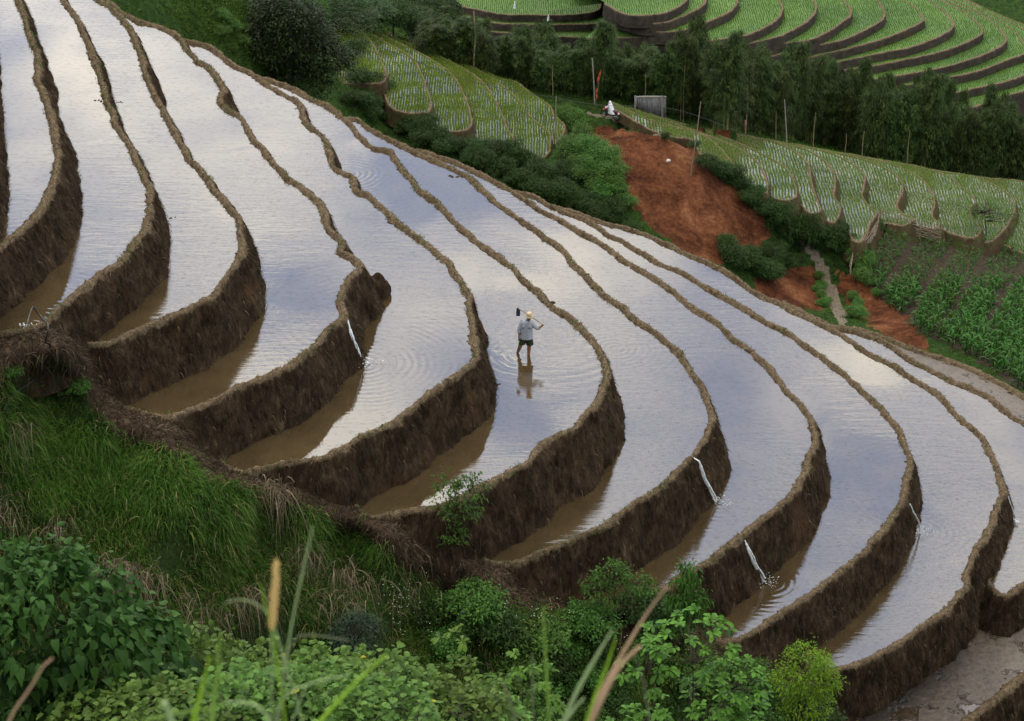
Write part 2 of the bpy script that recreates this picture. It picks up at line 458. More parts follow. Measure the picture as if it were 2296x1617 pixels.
A[7] = T(1, [(1450, 450), (1750, 560), (2000, 650), (2200, 760)]) + T(2, [(80, 790), (150, 790), (210, 800), (280, 850), (400, 920), (520, 980), (640, 1040), (760, 1090), (880, 1145), (920, 1165), (970, 1210), (1030, 1270), (1100, 1330), (1200, 1400), (1300, 1470), (1400, 1540)]) + T(5, [(1430, 10), (1500, 60), (1560, 110), (1600, 170), (1660, 230), (1720, 290), (1790, 360), (1850, 410), (1930, 460), (2000, 530), (2060, 580), (2130, 620), (2200, 680), (2260, 730)]) + T(6, [(20, 780), (50, 820), (90, 880), (130, 930), (170, 990), (190, 1060), (215, 1130), (225, 1210), (200, 1290), (160, 1370), (120, 1430), (60, 1480), (0, 1530)]) + T(8, [(2250, 20), (2170, 100), (2080, 150), (2000, 205), (1900, 280), (1830, 330), (1750, 370), (1650, 410), (1560, 450), (1450, 490), (1350, 530), (1280, 560), (1180, 575), (1100, 575), (1050, 545), (1040, 480), (1060, 400)])
A[8] = T(2, [(60, 800), (300, 880), (500, 980), (650, 1010), (720, 1035), (800, 1060), (900, 1100), (1000, 1150), (1100, 1200), (1180, 1240), (1260, 1290), (1350, 1350), (1450, 1410), (1560, 1470), (1650, 1530)]) + T(5, [(1730, 10), (1800, 50), (1870, 100), (1930, 150), (2020, 200), (2100, 250), (2180, 300), (2250, 350)]) + T(6, [(0, 370), (50, 420), (120, 480), (200, 530), (270, 580), (330, 630), (380, 680), (450, 720), (520, 780), (580, 840), (640, 920), (700, 980), (760, 1050), (820, 1120), (870, 1180), (895, 1260), (905, 1330), (890, 1400), (870, 1460), (840, 1540)]) + T(9, [(838, 0), (790, 60), (760, 120), (700, 180), (640, 230), (570, 280), (490, 340), (410, 410), (340, 460), (260, 530), (190, 580), (110, 615), (50, 650)]) + T(8, [(2290, 692), (2200, 745), (2100, 795), (2000, 838), (1880, 868), (1740, 882), (1660, 860), (1630, 800), (1640, 720)])
A[9] = T(2, [(500, 1000), (800, 1090), (1000, 1180), (1150, 1240), (1280, 1280), (1360, 1300), (1450, 1350), (1560, 1400), (1680, 1440), (1760, 1490), (1850, 1550)]) + T(5, [(1890, 10), (1950, 40), (2030, 90), (2100, 130), (2180, 180), (2260, 212)]) + T(6, [(0, 218), (80, 260), (160, 310), (240, 360), (330, 410), (420, 460), (500, 510), (600, 570), (700, 610), (780, 670), (860, 730), (940, 780), (1020, 850), (1100, 900), (1160, 960), (1220, 1020), (1290, 1080), (1350, 1140), (1390, 1190), (1440, 1250), (1480, 1330), (1520, 1420), (1530, 1500)]) + T(9, [(1518, 10), (1500, 60), (1490, 130), (1450, 220), (1400, 300), (1340, 370), (1290, 430), (1250, 490), (1180, 550), (1100, 610), (1000, 690), (900, 770), (800, 830), (700, 890), (600, 960), (520, 1020), (430, 1060), (330, 1092), (270, 1060), (230, 990), (240, 900)])
A[10] = T(2, [(1000, 1210), (1300, 1310), (1470, 1360), (1580, 1385), (1700, 1430), (1850, 1480), (1980, 1510), (2100, 1550), (2200, 1598)]) + T(6, [(0, 80), (100, 130), (200, 170), (300, 220), (400, 280), (480, 340), (570, 400), (660, 430), (740, 480), (820, 515), (900, 550), (1000, 600), (1080, 640), (1150, 690), (1230, 740), (1300, 790), (1380, 830), (1480, 880), (1560, 940), (1640, 990), (1710, 1040), (1780, 1100), (1850, 1180), (1920, 1240), (1990, 1310), (2040, 1390), (2080, 1460), (2110, 1530)]) + T(9, [(2115, 10), (2125, 60), (2138, 130), (2110, 190), (2090, 250), (2060, 330), (2020, 420), (1960, 500), (1920, 590), (1895, 660), (1905, 735), (1850, 790), (1800, 850), (1740, 900), (1650, 970), (1550, 1040), (1450, 1110), (1350, 1160), (1250, 1210), (1150, 1250), (1050, 1275), (960, 1285), (900, 1250), (880, 1180), (900, 1100)])
A[11] = T(6, [(300, 260), (600, 420), (850, 540), (1000, 595), (1130, 618), (1220, 640), (1300, 670), (1380, 700), (1450, 750), (1550, 820), (1650, 870), (1750, 920), (1850, 970), (1950, 1010), (2050, 1060), (2130, 1120), (2200, 1180), (2296, 1240), (2400, 1320), (2500, 1450), (2560, 1600)]) + T(9, [(2570, 80), (2560, 200), (2500, 400), (2430, 560), (2360, 650), (2296, 705), (2230, 750), (2180, 785), (2130, 775), (2080, 700), (2090, 600)])
A[12] = T(6, [(700, 440), (1000, 585), (1150, 612), (1280, 640), (1370, 672), (1500, 725), (1650, 775), (1800, 825), (1950, 885), (2100, 955), (2200, 1010), (2330, 1085), (2500, 1200), (2700, 1400)]) + T(9, [(2850, 100), (2800, 500), (2500, 1000), (2400, 1200), (2296, 1290), (2200, 1355), (2100, 1450), (2000, 1530), (1900, 1600), (1800, 1680), (1600, 1760), (1400, 1780), (1200, 1700), (1250, 1500)])
Z = {6: 0.0}
DROP = {0: 1.55, 1: 1.5, 2: 1.4, 3: 1.7, 4: 1.6, 5: 1.75, 6: 2.0, 7: 1.9, 8: 1.85, 9: 1.7, 10: 1.4, 11: 1.4, 12: 2.2}
for k in range(5, -1, -1): Z[k] = Z[k + 1] + DROP[k]
for k in range(7, 14): Z[k] = Z[k - 1] - DROP[k - 1]

def resample(P, ds):
    """Catmull-Rom through the points, evenly spaced"""
    P = np.asarray(P, float)
    Q = np.vstack([2 * P[0] - P[1], P, 2 * P[-1] - P[-2]])
    out = []
    for i in range(1, len(Q) - 2):
        n = max(4, int(np.linalg.norm(Q[i + 1] - Q[i]) / (ds * 0.5)))
        t = np.linspace(0, 1, n, endpoint=False)[:, None]
        out.append(0.5 * ((2 * Q[i]) + (-Q[i - 1] + Q[i + 1]) * t + (2 * Q[i - 1] - 5 * Q[i] + 4 * Q[i + 1] - Q[i + 2]) * t ** 2
                          + (-Q[i - 1] + 3 * Q[i] - 3 * Q[i + 1] + Q[i + 2]) * t ** 3))
    out.append(Q[-2][None])
    out = np.vstack(out)
    d = np.concatenate([[0], np.cumsum(np.linalg.norm(np.diff(out, axis=0), axis=1))])
    s = np.arange(0, d[-1], ds)
    return np.stack([np.interp(s, d, out[:, c]) for c in range(out.shape[1])], 1)

def smooth1(a, n):
    k = np.ones(n) / n
    pad = np.pad(a, (n // 2, n // 2), mode='edge')
    return np.convolve(pad, k, mode='valid')[:len(a)]

WALLS = {}
def bank(name, C, z, h, mat_, ds=0.085, width=0.3, batter=0.3, rise=0.12, rough=0.12, wid_noise=0.55, seed=0, levels=12, wig=0.05, parent=None):
    """sweeps an earth dike and its wall along curve C (plan, outward is on the left of travel)"""
    P = resample(C, ds)[:, :2]
    n = len(P)
    t = np.gradient(P, axis=0)
    t = np.stack([smooth1(t[:, 0], 7), smooth1(t[:, 1], 7)], 1)
    t /= np.linalg.norm(t, axis=1)[:, None] + 1e-9
    N = np.stack([-t[:, 1], t[:, 0]], 1)
    s3 = np.c_[P, np.zeros(n)]
    P = P + N * (wig * fbm(s3, 1.3, 3, seed + 5) + wig * 0.4 * fbm(s3, 5, 2, seed + 6))[:, None]
    wv = width * (1 + wid_noise * fbm(s3, 0.9, 4, seed + 3, 0.65))
    rv = rise * (1 + 0.45 * fbm(s3, 1.7, 3, seed + 9))
    prof = [(-0.5, -0.3, 0), (-0.12, -0.02, .8), (0.08, 0.5, 1), (0.25, 0.9, 1), (0.5, 1.0, 1), (0.75, 0.9, 1), (0.95, 0.45, .9), (1.08, -0.1, .5)]
    rows = []; rim = []
    for (o, r, a) in prof:
        rows.append(np.c_[P + N * (wv * o)[:, None], z + rv * r]); rim.append(np.full(n, a))
    bulge = 0.18 * fbm(s3, 0.35, 2, seed + 21)
    for i in range(1, levels + 1):
        u = i / levels
        off = wv * 1.08 + batter * h * (u ** 0.9) + bulge * sin(pi * min(1, u)) * h * 0.3
        rows.append(np.c_[P + N * off[:, None], np.full(n, z - 0.1 * rise - u * (h + 0.35))]); rim.append(np.full(n, 0.0))
    V = np.stack(rows, 1)                      # n, m, 3
    m = V.shape[1]
    Vf = V.reshape(-1, 3)
    lift = np.tile(np.r_[np.full(len(prof), 0.36), np.full(levels, 1.0)], n)
    d = rough * (fbm(Vf * np.array([1, 1, 0.6]), 1.4, 3, seed) * 0.9 + fbm(Vf * np.array([1, 1, 0.4]), 5, 3, seed + 1) * 0.75) * lift
    Nn = np.repeat(N, m, axis=0)
    Vf = Vf + np.c_[Nn * d[:, None], np.zeros(len(Vf))]
    Vf[:, 2] += np.where(lift < 0.5, 0.075 * fbm(Vf, 7, 3, seed + 2) * (rise / 0.12), 0)
    idx = np.arange(n * m).reshape(n, m)
    F = np.stack([idx[:-1, :-1], idx[1:, :-1], idx[1:, 1:], idx[:-1, 1:]], -1).reshape(-1, 4)
    ra = np.tile(np.array(rim)[:, 0], n)
    o = mesh_np(name, Vf, F, mat_, parent, True, {'rim': ra})
    WALLS[o.name] = (Vf.reshape(n, m, 3), N, len(prof))
    return o, Vf.reshape(n, m, 3)
def sheet(name, C, z, mat_, close=None, ds=0.25, parent=None):
    P = resample(C, ds)[:, :2]
    poly = [Vector((x, y, 0)) for x, y in P]
    if close is not None: poly += [Vector((x, y, 0)) for x, y in close]
    tri = np.array(tessellate_polygon([poly]))
    V = np.array([(v.x, v.y, z) for v in poly])
    a, b, c = V[tri[:, 0]], V[tri[:, 1]], V[tri[:, 2]]
    nz = np.cross(b - a, c - a)[:, 2]
    tri[nz < 0] = tri[nz < 0][:, ::-1]
    return mesh_np(name, V, tri, mat_, parent, False)

def wpt(tile, x, y, z): return onz(T(tile, [(x, y)]), z)[0]
man = wpt(5, 1320, 770, 0.0)
RIPPLES += [(man[0], man[1] + 0.1, 0, 0.22, 0.5, 0.004), (man[0] + 0.7, man[1] + 1.3, 0, 0.42, 1.3, 0.003)]
for (tl, x, y, lv, st) in [(5, 262, 830, 5, 0.001), (9, 300, 180, 8, 0.0014), (9, 620, 705, 9, 0.0022), (9, 1625, 368, 10, 0.001), (4, 175, 585, 2, 0.003), (5, 1900, 730, 7, 0.0006), (2, 150, 1140, 6, 0.0007)]:
    q = wpt(tl, x, y, Z[lv]); RIPPLES.append((q[0], q[1], Z[lv], 0.24, 1.5, st))
M_WATER = water_mat('paddy_water', (0.034, 0.023, 0.011), (0.075, 0.052, 0.026), ior=2.2)
M_LWATER = water_mat('seedling_paddy_water', (0.07, 0.065, 0.03), (0.12, 0.10, 0.05), ior=1.9, ripples=False)
CHAIN = [(130, -40)] + T(1, [(650, 40), (850, 190), (1000, 250), (1250, 390), (1600, 540), (2000, 720)]) + T(2, [(200, 880), (500, 1020), (1000, 1240), (1500, 1440)])
for k in range(0, 12):
    C = onz(A[k], Z[k])
    chain = [q for q in CHAIN if q[0] < A[k][0][0] - 15]
    close = onz([(A[k][-1][0] - 250, A[k][-1][1] - 60), (-350, 500), (-300, -45)] + (chain if k >= 5 else []), Z[k])[:, :2]
    if k == 0: close = onz([(-900, 1000), (-900, -300)], Z[k])[:, :2]
    tag(sheet('water', C, Z[k], M_WATER, close), kind='structure')
    o, _ = bank('terrace_bank', C, Z[k], DROP[k], M_BANK, seed=31 * k, batter=0.32 if k != 10 else 0.30,
                width=0.215, rise=0.12, levels=14, rough=0.15)
    if k == 10:
        pass
    tag(o, kind='structure')
# lowest field: drained mud with puddles
m, nt, out = mat('wet_mud')
b = nd(nt, 'ShaderNodeBsdfPrincipled')
pp = pos(nt)
f = noise(nt, pp, 0.8, 6, 0.65); g_ = noise(nt, pp, 5, 5, 0.7)
nt.links.new(ramp(nt, g_, [(0.3, (0.025, 0.016, 0.010)), (0.7, (0.10, 0.070, 0.047))]).outputs[0], b.inputs['Base Color'])
nt.links.new(ramp(nt, f, [(0.53, (0.6,) * 3), (0.57, (0.06,) * 3)]).outputs[0], b.inputs['Roughness'])
b.inputs['Specular IOR Level'].default_value = 0.9
bp = nd(nt, 'ShaderNodeBump', Strength=0.9, Distance=0.08)
fl = ramp(nt, f, [(0.55, (1,) * 3), (0.60, (0,) * 3)])
nt.links.new(math_(nt, 'MULTIPLY', math_(nt, 'ADD', g_, noise(nt, pp, 1.7, 3)), fl.outputs[0]), bp.inputs['Height'])
nt.links.new(bp.outputs[0], b.inputs['Normal']); nt.links.new(b.outputs[0], out.inputs[0])
M_MUD = m
C = onz(A[12], Z[12])
tag(sheet('mud_field', C, Z[12], M_MUD, onz([(1500, 1600), (1400, 1200), (1150, 560), (1180, 520)] + T(6, [(100, 160), (500, 380)]), Z[12])[:, :2]), kind='structure')
tag(bank('terrace_bank', C, Z[12], 2.4, M_BANK, seed=900, levels=14)[0], kind='structure')

# ---------------------------------------------------------------- the near bank and the ground below the eye
def tps(X, Y, lam=1e-3):
    n = len(X)
    def U(A, B):
        d = ((A[:, None, :] - B[None, :, :]) ** 2).sum(-1)
        return 0.5 * d * np.log(d + 1e-12)
    K = U(X, X) + lam * np.eye(n)
    Pm = np.c_[np.ones(n), X]
    Amat = np.block([[K, Pm], [Pm.T, np.zeros((3, 3))]])
    w = np.linalg.solve(Amat, np.r_[Y, 0, 0, 0])
    def f(Q):
        Q = np.asarray(Q, float); out = np.zeros(len(Q))
        for s in range(0, len(Q), 20000):
            q = Q[s:s + 20000]
            out[s:s + 20000] = U(q, X) @ w[:n] + w[n] + q @ w[n + 1:]
        return out
    return f
EDGE = [(-250, 730, 6.4), (0, 753, 6.4), (99, 736, 6.4), (154, 753, 6.2), (185, 777, 5.1), (212, 823, 4.4), (239, 874, 3.8), (280, 915, 3.42), (325, 928, 3.4), (386, 941, 3.2),
        (444, 987, 2.4), (500, 1042, 1.8), (554, 1064, 1.75), (640, 1082, 1.2), (729, 1108, 0.5), (800, 1140, 0.05), (829, 1160, 0.0), (882, 1170, -0.2), (934, 1187, -0.9),
        (985, 1205, -1.4), (1036, 1235, -1.8), (1088, 1258, -2.0), (1132, 1268, -2.15), (1173, 1306, -2.9), (1241, 1330, -3.5), (1289, 1357, -3.9), (1323, 1370, -4.0),
        (1378, 1376, -4.3), (1470, 1362, -4.9), (1545, 1372, -5.4), (1597, 1410, -5.8), (1627, 1450, -6.1), (1682, 1472, -6.8), (1730, 1485, -7.2), (1819, 1503, -7.6),
        (1850, 1520, -8.0), (1870, 1580, -9.6), (1950, 1640, -11.0), (2060, 1690, -12.2), (2300, 1760, -13.0), (2600, 1820, -13.5)]
E = np.array(EDGE)
rE = rays(E[:, :2]); YE = rE[:, 1] * (E[:, 2] - EYE) / rE[:, 2]
CPF = [(-250, 800, 45.2), (0, 800, 45.2), (100, 790, 45.4), (-250, 950, 44.8), (0, 930, 44.8), (0, 1100, 44), (0, 1250, 42.5), (0, 1450, 41), (0, 1750, 38), (-300, 1200, 43), (-300, 1750, 38),
       (120, 860, 46.9), (300, 1000, 46.3), (300, 1150, 44.5), (300, 1400, 42), (300, 1750, 39), (600, 1150, 46.3), (600, 1300, 44.5), (600, 1500, 43), (600, 1750, 40),
       (800, 1210, 47.1), (800, 1350, 45), (800, 1500, 43.5), (800, 1750, 41), (1000, 1300, 47.4), (1000, 1400, 46), (1000, 1550, 44), (1000, 1750, 41.5),
       (1300, 1440, 47.2), (1300, 1550, 45.8), (1300, 1750, 43), (1600, 1500, 47.6), (1600, 1600, 46.5), (1600, 1750, 44.5), (1850, 1640, 47.3), (1850, 1780, 45),
       (2150, 1800, 47), (2500, 1900, 46)]
CPF += [(a, b + 22, y - 0.75) for (a, b, z), y in zip(EDGE, YE)]
XF = np.vstack([E[:, :2], [(a, b) for a, b, c in CPF]]) / 1000.0
YF = np.r_[YE, [c for a, b, c in CPF]]
fF = tps(XF, YF, 2e-4)
us = np.linspace(-240, 2590, 420); nv = 170
top = np.interp(us, E[:, 0], E[:, 1])
vv = np.linspace(0, 1, nv)
G = np.stack([np.repeat(us, nv), (top[:, None] + vv[None, :] * (1990 - top[:, None])).ravel()], 1)
VF = onY(G, fF(G / 1000.0))
fadein = np.clip(np.tile(vv, len(us)) * 6, 0, 1)
nz_ = fbm(VF, 0.45, 4, 77)
VF[:, 2] += 0.45 * nz_ * fadein; VF[:, 1] -= 0.35 * fbm(VF, 0.8, 4, 78) * fadein
VF[:, 2] += 0.06 * fbm(VF, 4, 3, 79) * np.clip(np.tile(vv, len(us)) * 20, 0, 1)
idx = np.arange(len(us) * nv).reshape(len(us), nv)
# a skirt tucked under the terraces so no gap opens from the side
sk = VF.reshape(len(us), nv, 3)[:, 0].copy(); sk[:, 1] += 0.8; sk[:, 2] -= 1.2
V2 = np.vstack([VF, sk]); si = np.arange(len(us)) + len(VF)
FF = np.stack([idx[:-1, :-1], idx[:-1, 1:], idx[1:, 1:], idx[1:, :-1]], -1).reshape(-1, 4)
FS = np.stack([si[:-1], idx[:-1, 0], idx[1:, 0], si[1:]], -1)
m, nt, out = mat('hillside_soil')
b = nd(nt, 'ShaderNodeBsdfPrincipled', Roughness=0.95); b.inputs['Specular IOR Level'].default_value = 0.05
pp = pos(nt)
c0 = ramp(nt, noise(nt, pp, 6, 6, 0.7), [(0.3, (0.012, 0.008, 0.006)), (0.55, (0.05, 0.033, 0.023)), (0.8, (0.12, 0.085, 0.06))]).outputs[0]
c1 = ramp(nt, noise(nt, pp, 9, 5, 0.7), [(0.3, (0.006, 0.012, 0.004)), (0.7, (0.025, 0.045, 0.012))]).outputs[0]
ga = nd(nt, 'ShaderNodeAttribute', _attribute_name='green')
nt.links.new(mixc(nt, ga.outputs['Fac'], c0, c1), b.inputs['Base Color'])
bp = nd(nt, 'ShaderNodeBump', Strength=0.8, Distance=0.06); nt.links.new(noise(nt, pp, 12, 5, 0.7), bp.inputs['Height']); nt.links.new(bp.outputs[0], b.inputs['Normal'])
nt.links.new(b.outputs[0], out.inputs[0]); M_HILL = m
# the strip by the terrace ends is bare reddish earth, lower down it is overgrown
barew = np.interp(G[:, 0], [-250, 0, 150, 250, 400, 520, 700, 830, 950, 1100, 1300, 1500, 1700, 1850, 2000, 2600], [90, 110, 90, 90, 80, 45, 55, 60, 110, 80, 60, 70, 60, 40, 60, 60])
dtop = G[:, 1] - np.repeat(top, nv)
green = np.clip((dtop / (barew * (1 + 0.5 * fbm(VF, 1.2, 3, 5))) - 0.85) * 3, 0, 1)
near_hill = mesh_np('hillside', V2, [FF, FS], M_HILL, None, True, {'green': np.r_[green, np.zeros(len(us))]})
tag(near_hill, kind='structure')
# the slope the viewer stands on, falling away below the frame
gx = np.linspace(-60, 60, 60); gy = np.r_[np.linspace(-40, 3, 12), np.linspace(4, 44, 40)]
XX, YY = np.meshgrid(gx, gy, indexing='ij')
zz = np.interp(YY, [-40, -8, 0.5, 2.5, 5, 14, 24, 28, 33, 38, 44], [34, 31.8, 30.7, 29.2, 27.3, 19.4, 10.3, 6.5, -2, -8, -14]) + 0.25 * fbm(np.c_[XX.ravel(), YY.ravel()], 0.5, 3, 4).reshape(XX.shape)
Vn = np.c_[XX.ravel(), YY.ravel(), zz.ravel()]
idx = np.arange(len(Vn)).reshape(XX.shape)
Fn = np.stack([idx[:-1, :-1], idx[1:, :-1], idx[1:, 1:], idx[:-1, 1:]], -1).reshape(-1, 4)
near_slope = mesh_np('hillside', Vn, Fn, M_HILL, None, True, {'green': np.ones(len(Vn))})
tag(near_slope, kind='structure')
# ---------------------------------------------------------------- the land beyond: ravine, spurs, far valley side
def onH(P, H): return onz(P, EYE - H)
MC = [(-100, -60, 30), (200, -60, 32), (380, 0, 35.5), (560, 70, 38.5), (600, 150, 41), (700, 260, 47), (640, 10, 39), (760, 60, 53.5), (800, 190, 55.5), (800, 260, 56), (840, 330, 58), (735, 10, 53),
      (900, 285, 57.5), (960, 330, 60), (1080, 360, 61.5), (1200, 400, 64), (1300, 440, 66.5), (1420, 500, 69.5), (1180, 360, 61.5), (1270, 320, 61.5), (1350, 290, 61.5), (1290, 250, 60.8),
      (1330, 262, 60.4), (1400, 262, 60.6), (1430, 300, 61.8), (1330, 290, 62.3), (1400, 400, 65.8), (1470, 500, 69), (1540, 560, 70), (1560, 400, 64.2), (1610, 425, 63.4), (1690, 500, 65.0), (1745, 545, 67),
      (1640, 580, 70), (1750, 640, 69), (1820, 560, 66.2), (1860, 620, 67.0), (1890, 705, 66.5), (2296, 590, 68.6), (2400, 560, 68),
      (1950, 640, 66.5), (2050, 730, 65), (2280, 700, 64.6), (2280, 860, 61.5), (2100, 820, 62.5), (2420, 900, 60), (1520, 330, 62.6),
      # under the paddies of the spurs
      (900, 150, 57.8), (1000, 220, 60.0), (1100, 280, 61.2), (1180, 290, 61.8), (800, 110, 57), (1600, 300, 63.5), (1750, 400, 65.5), (1900, 420, 68.0), (2100, 450, 70.0), (2280, 480, 71.5), (1500, 275, 62.5),
      # behind them, falling to the bamboo
      (800, 20, 57), (850, 40, 59), (950, 90, 62), (1050, 130, 64), (1150, 170, 65.5), (1250, 190, 65.5), (1400, 200, 68), (1500, 215, 69), (1650, 260, 71), (1800, 290, 73), (2000, 330, 75), (2200, 360, 76.5), (2400, 380, 77.5),
      (900, -20, 66), (1200, 60, 74), (1600, 130, 80), (2000, 230, 84), (2400, 280, 86)]
L = [T(2, [(-200, -60), (0, 62), (100, 112), (230, 210), (290, 270), (330, 340), (370, 430), (392, 490), (385, 525), (350, 545), (250, 548), (120, 545), (40, 500)]),
     T(2, [(-180, -60), (0, 55), (150, 130), (300, 230), (450, 315), (560, 380), (600, 440), (640, 520), (662, 600), (685, 660), (682, 720), (640, 740), (520, 735), (440, 700), (400, 620)]),
     T(2, [(-150, -60), (0, 50), (200, 150), (400, 250), (560, 325), (700, 400), (800, 470), (860, 540), (900, 620), (930, 700), (950, 780), (940, 840), (880, 858), (780, 860), (720, 830), (700, 740)]),
     T(2, [(0, 45), (250, 165), (480, 265), (700, 355), (870, 435), (1000, 520), (1070, 600), (1120, 680), (1160, 770), (1190, 850), (1230, 920), (1200, 945), (1100, 945), (1010, 915), (980, 850)]),
     T(2, [(100, 85), (400, 215), (650, 310), (850, 395), (1000, 465), (1120, 540), (1220, 620), (1290, 700), (1340, 770), (1420, 840), (1470, 890), (1460, 1000), (1400, 1035), (1300, 1000), (1250, 940)]),
     T(2, [(500, 255), (880, 400), (1000, 450), (1140, 520), (1250, 545), (1330, 605), (1430, 670), (1475, 710), (1490, 755), (1540, 800), (1560, 830), (1550, 885), (1500, 950)])]
LH = [55.0, 55.9, 56.8, 57.7, 58.6, 59.3]
R_ = [T(3, [(-409, 676), (-340, 705), (-240, 760), (-100, 810), (50, 850), (200, 900), (300, 980), (350, 1040), (385, 1090), (380, 1140), (320, 1120), (200, 1040), (150, 960), (100, 912), (7, 900), (-109, 870), (-209, 820), (-289, 770), (-395, 712)]),
      T(3, [(-300, 710), (-100, 780), (100, 850), (300, 925), (450, 1000), (540, 1070), (590, 1160), (605, 1250), (560, 1270), (470, 1220), (400, 1120)]),
      T(3, [(-200, 740), (50, 815), (200, 860), (400, 935), (600, 1030), (720, 1100), (770, 1180), (795, 1270), (760, 1310), (660, 1300), (610, 1240)]),
      T(3, [(0, 800), (200, 850), (500, 900), (680, 945), (800, 1010), (870, 1080), (885, 1150), (900, 1230), (930, 1310), (955, 1380), (900, 1400), (820, 1330)]),
      T(3, [(300, 860), (550, 915), (720, 950), (870, 990), (980, 1060), (1040, 1140), (1045, 1220), (1040, 1290), (1080, 1350), (1065, 1430), (1030, 1460), (960, 1420)]),
      T(3, [(600, 915), (870, 970), (1050, 1020), (1180, 1090), (1240, 1150), (1235, 1230), (1225, 1290), (1290, 1375), (1320, 1400), (1280, 1470), (1250, 1540), (1200, 1590), (1130, 1500)]),
      T(3, [(800, 950), (1050, 1005), (1250, 1055), (1400, 1120), (1480, 1190), (1490, 1260), (1455, 1340), (1480, 1400), (1560, 1440), (1500, 1480), (1400, 1460)]),
      T(3, [(1000, 990), (1350, 1060), (1500, 1110), (1620, 1180), (1680, 1260), (1700, 1340), (1680, 1420), (1730, 1470), (1700, 1500), (1600, 1480)]),
      T(3, [(1100, 1010), (1450, 1070), (1650, 1110), (1800, 1170), (1900, 1250), (1970, 1320), (1935, 1370), (1945, 1430), (2000, 1510), (1950, 1560), (1850, 1540), (1760, 1500)]),
      T(3, [(1300, 1050), (1750, 1130), (1950, 1160), (2100, 1220), (2200, 1290), (2230, 1350), (2200, 1440), (2150, 1510), (2080, 1580), (2000, 1590), (1980, 1540)]),
      T(3, [(1500, 1090), (2000, 1165), (2150, 1180), (2296, 1200), (2500, 1300), (2600, 1500), (2500, 1680), (2300, 1660), (2150, 1600)])]
RH = [60.4, 61.0, 61.7, 62.5, 63.4, 64.3, 65.2, 66.1, 66.9, 67.7, 68.5]
for c_, H_ in zip(L, LH):
    ys = [p[1] for p in c_]; j_ = ys.index(max(ys))
    if c_[j_][0] > 2320: continue
    MC.append((c_[j_][0], c_[j_][1] + 8, H_ + 0.6))
for x_, y_, h_ in [(390, 1150, 61.2), (480, 1265, 61.8), (600, 1300, 62.0), (700, 1335, 62.4), (800, 1350, 62.8), (900, 1420, 63.1), (1000, 1475, 64.0), (1100, 1505, 64.6), (1180, 1610, 64.9), (1280, 1590, 65.2),
                   (1420, 1485, 65.8), (1550, 1515, 66.3), (1650, 1505, 66.7), (1780, 1535, 67.2), (1900, 1585, 67.8), (2050, 1615, 68.3)]:
    q_ = T(3, [(x_, y_)])[0]; MC.append((q_[0], q_[1] + 3, h_)); MC.append((q_[0], q_[1] + 26, h_ + 0.9))
for p_ in T(3, [(-390, 735), (-290, 782), (-209, 830), (-109, 880), (7, 912), (100, 930), (160, 980), (250, 1085)]): MC.append((p_[0] - 2, p_[1] + 4, 60.6))
MCp = np.vstack([onH([(a, b)], h) for a, b, h in MC])
low = [(x, 98.0, -27.0 - 0.02 * abs(x)) for x in (-5, 8, 20, 34, 50)] + [(x, 84.0, -20.0) for x in (-4, 8, 20, 34)] + [(-60, 60, -14), (-60, 110, 6), (-60, 150, 0), (60, 90, -26), (80, 150, -36), (-60, 200, -35), (60, 210, -52), (0, 215, -50), (110, 200, -52), (-20, 84, -12), (-35, 90, -6)]
MP = np.vstack([MCp, np.array(low, float)])
fM = tps(MP[:, :2] / 50.0, MP[:, 2], 1e-3)
gx = np.linspace(-75, 105, 520); gy = np.linspace(70, 218, 470)
XX, YY = np.meshgrid(gx, gy, indexing='ij')
Q = np.c_[XX.ravel(), YY.ravel()]
zm = fM(Q / 50.0) + 0.35 * fbm(Q, 0.25, 4, 200) + 0.12 * fbm(Q, 1.5, 3, 201)
VM = np.c_[Q, zm]
_b = VM[:, 1] > 168; _f = np.where(VM[:, 0] > 5, 0.44, 0.392); VM[_b, 2] = np.minimum(VM[_b, 2], EYE - VM[_b, 1] * _f[_b])
_p = proj(VM); _s = (_p[:, 0] > 1290) & (_p[:, 0] < 1570) & (_p[:, 1] > 215) & (_p[:, 1] < 300)
VM[_s, 2] = np.minimum(VM[_s, 2], EYE - 60.55)
idx = np.arange(len(VM)).reshape(XX.shape)
FM = np.stack([idx[:-1, :-1], idx[1:, :-1], idx[1:, 1:], idx[:-1, 1:]], -1).reshape(-1, 4)
pm = proj(VM)
YLX = [1370, 1376, 1412, 1440, 1474, 1514, 1545, 1562, 1597, 1645]; YLY = [240, 243, 263, 280, 297, 308, 312, 328, 371, 393]
_p = proj(VM); _yl = np.interp(_p[:, 0], YLX, YLY); _s = (_p[:, 0] > 1366) & (_p[:, 0] < 1650) & (_p[:, 1] > _yl + 1) & (_p[:, 1] < _yl + 26) & (VM[:, 1] > 115) & (VM[:, 1] < 144)
VM[_s, 2] = np.maximum(VM[_s, 2], EYE - 61.1 - (_p[_s, 1] - _yl[_s]) * 0.03)
_rg = onz([(1500, 322), (1560, 355), (1610, 400), (1680, 452), (1738, 520)], EYE - 63.3)[:, :2]; _rg = resample(np.c_[_rg, np.zeros(5)], 0.5)[:, :2]
_ii = np.where((_p[:, 0] > 1440) & (_p[:, 0] < 1780) & (_p[:, 1] > 290) & (_p[:, 1] < 560) & (VM[:, 1] > 110) & (VM[:, 1] < 139))[0]
_dd = np.sqrt(((VM[_ii, None, :2] - _rg[None]) ** 2).sum(-1)).min(1); VM[_ii, 2] += 0.9 * np.exp(-(_dd / 1.3) ** 2)
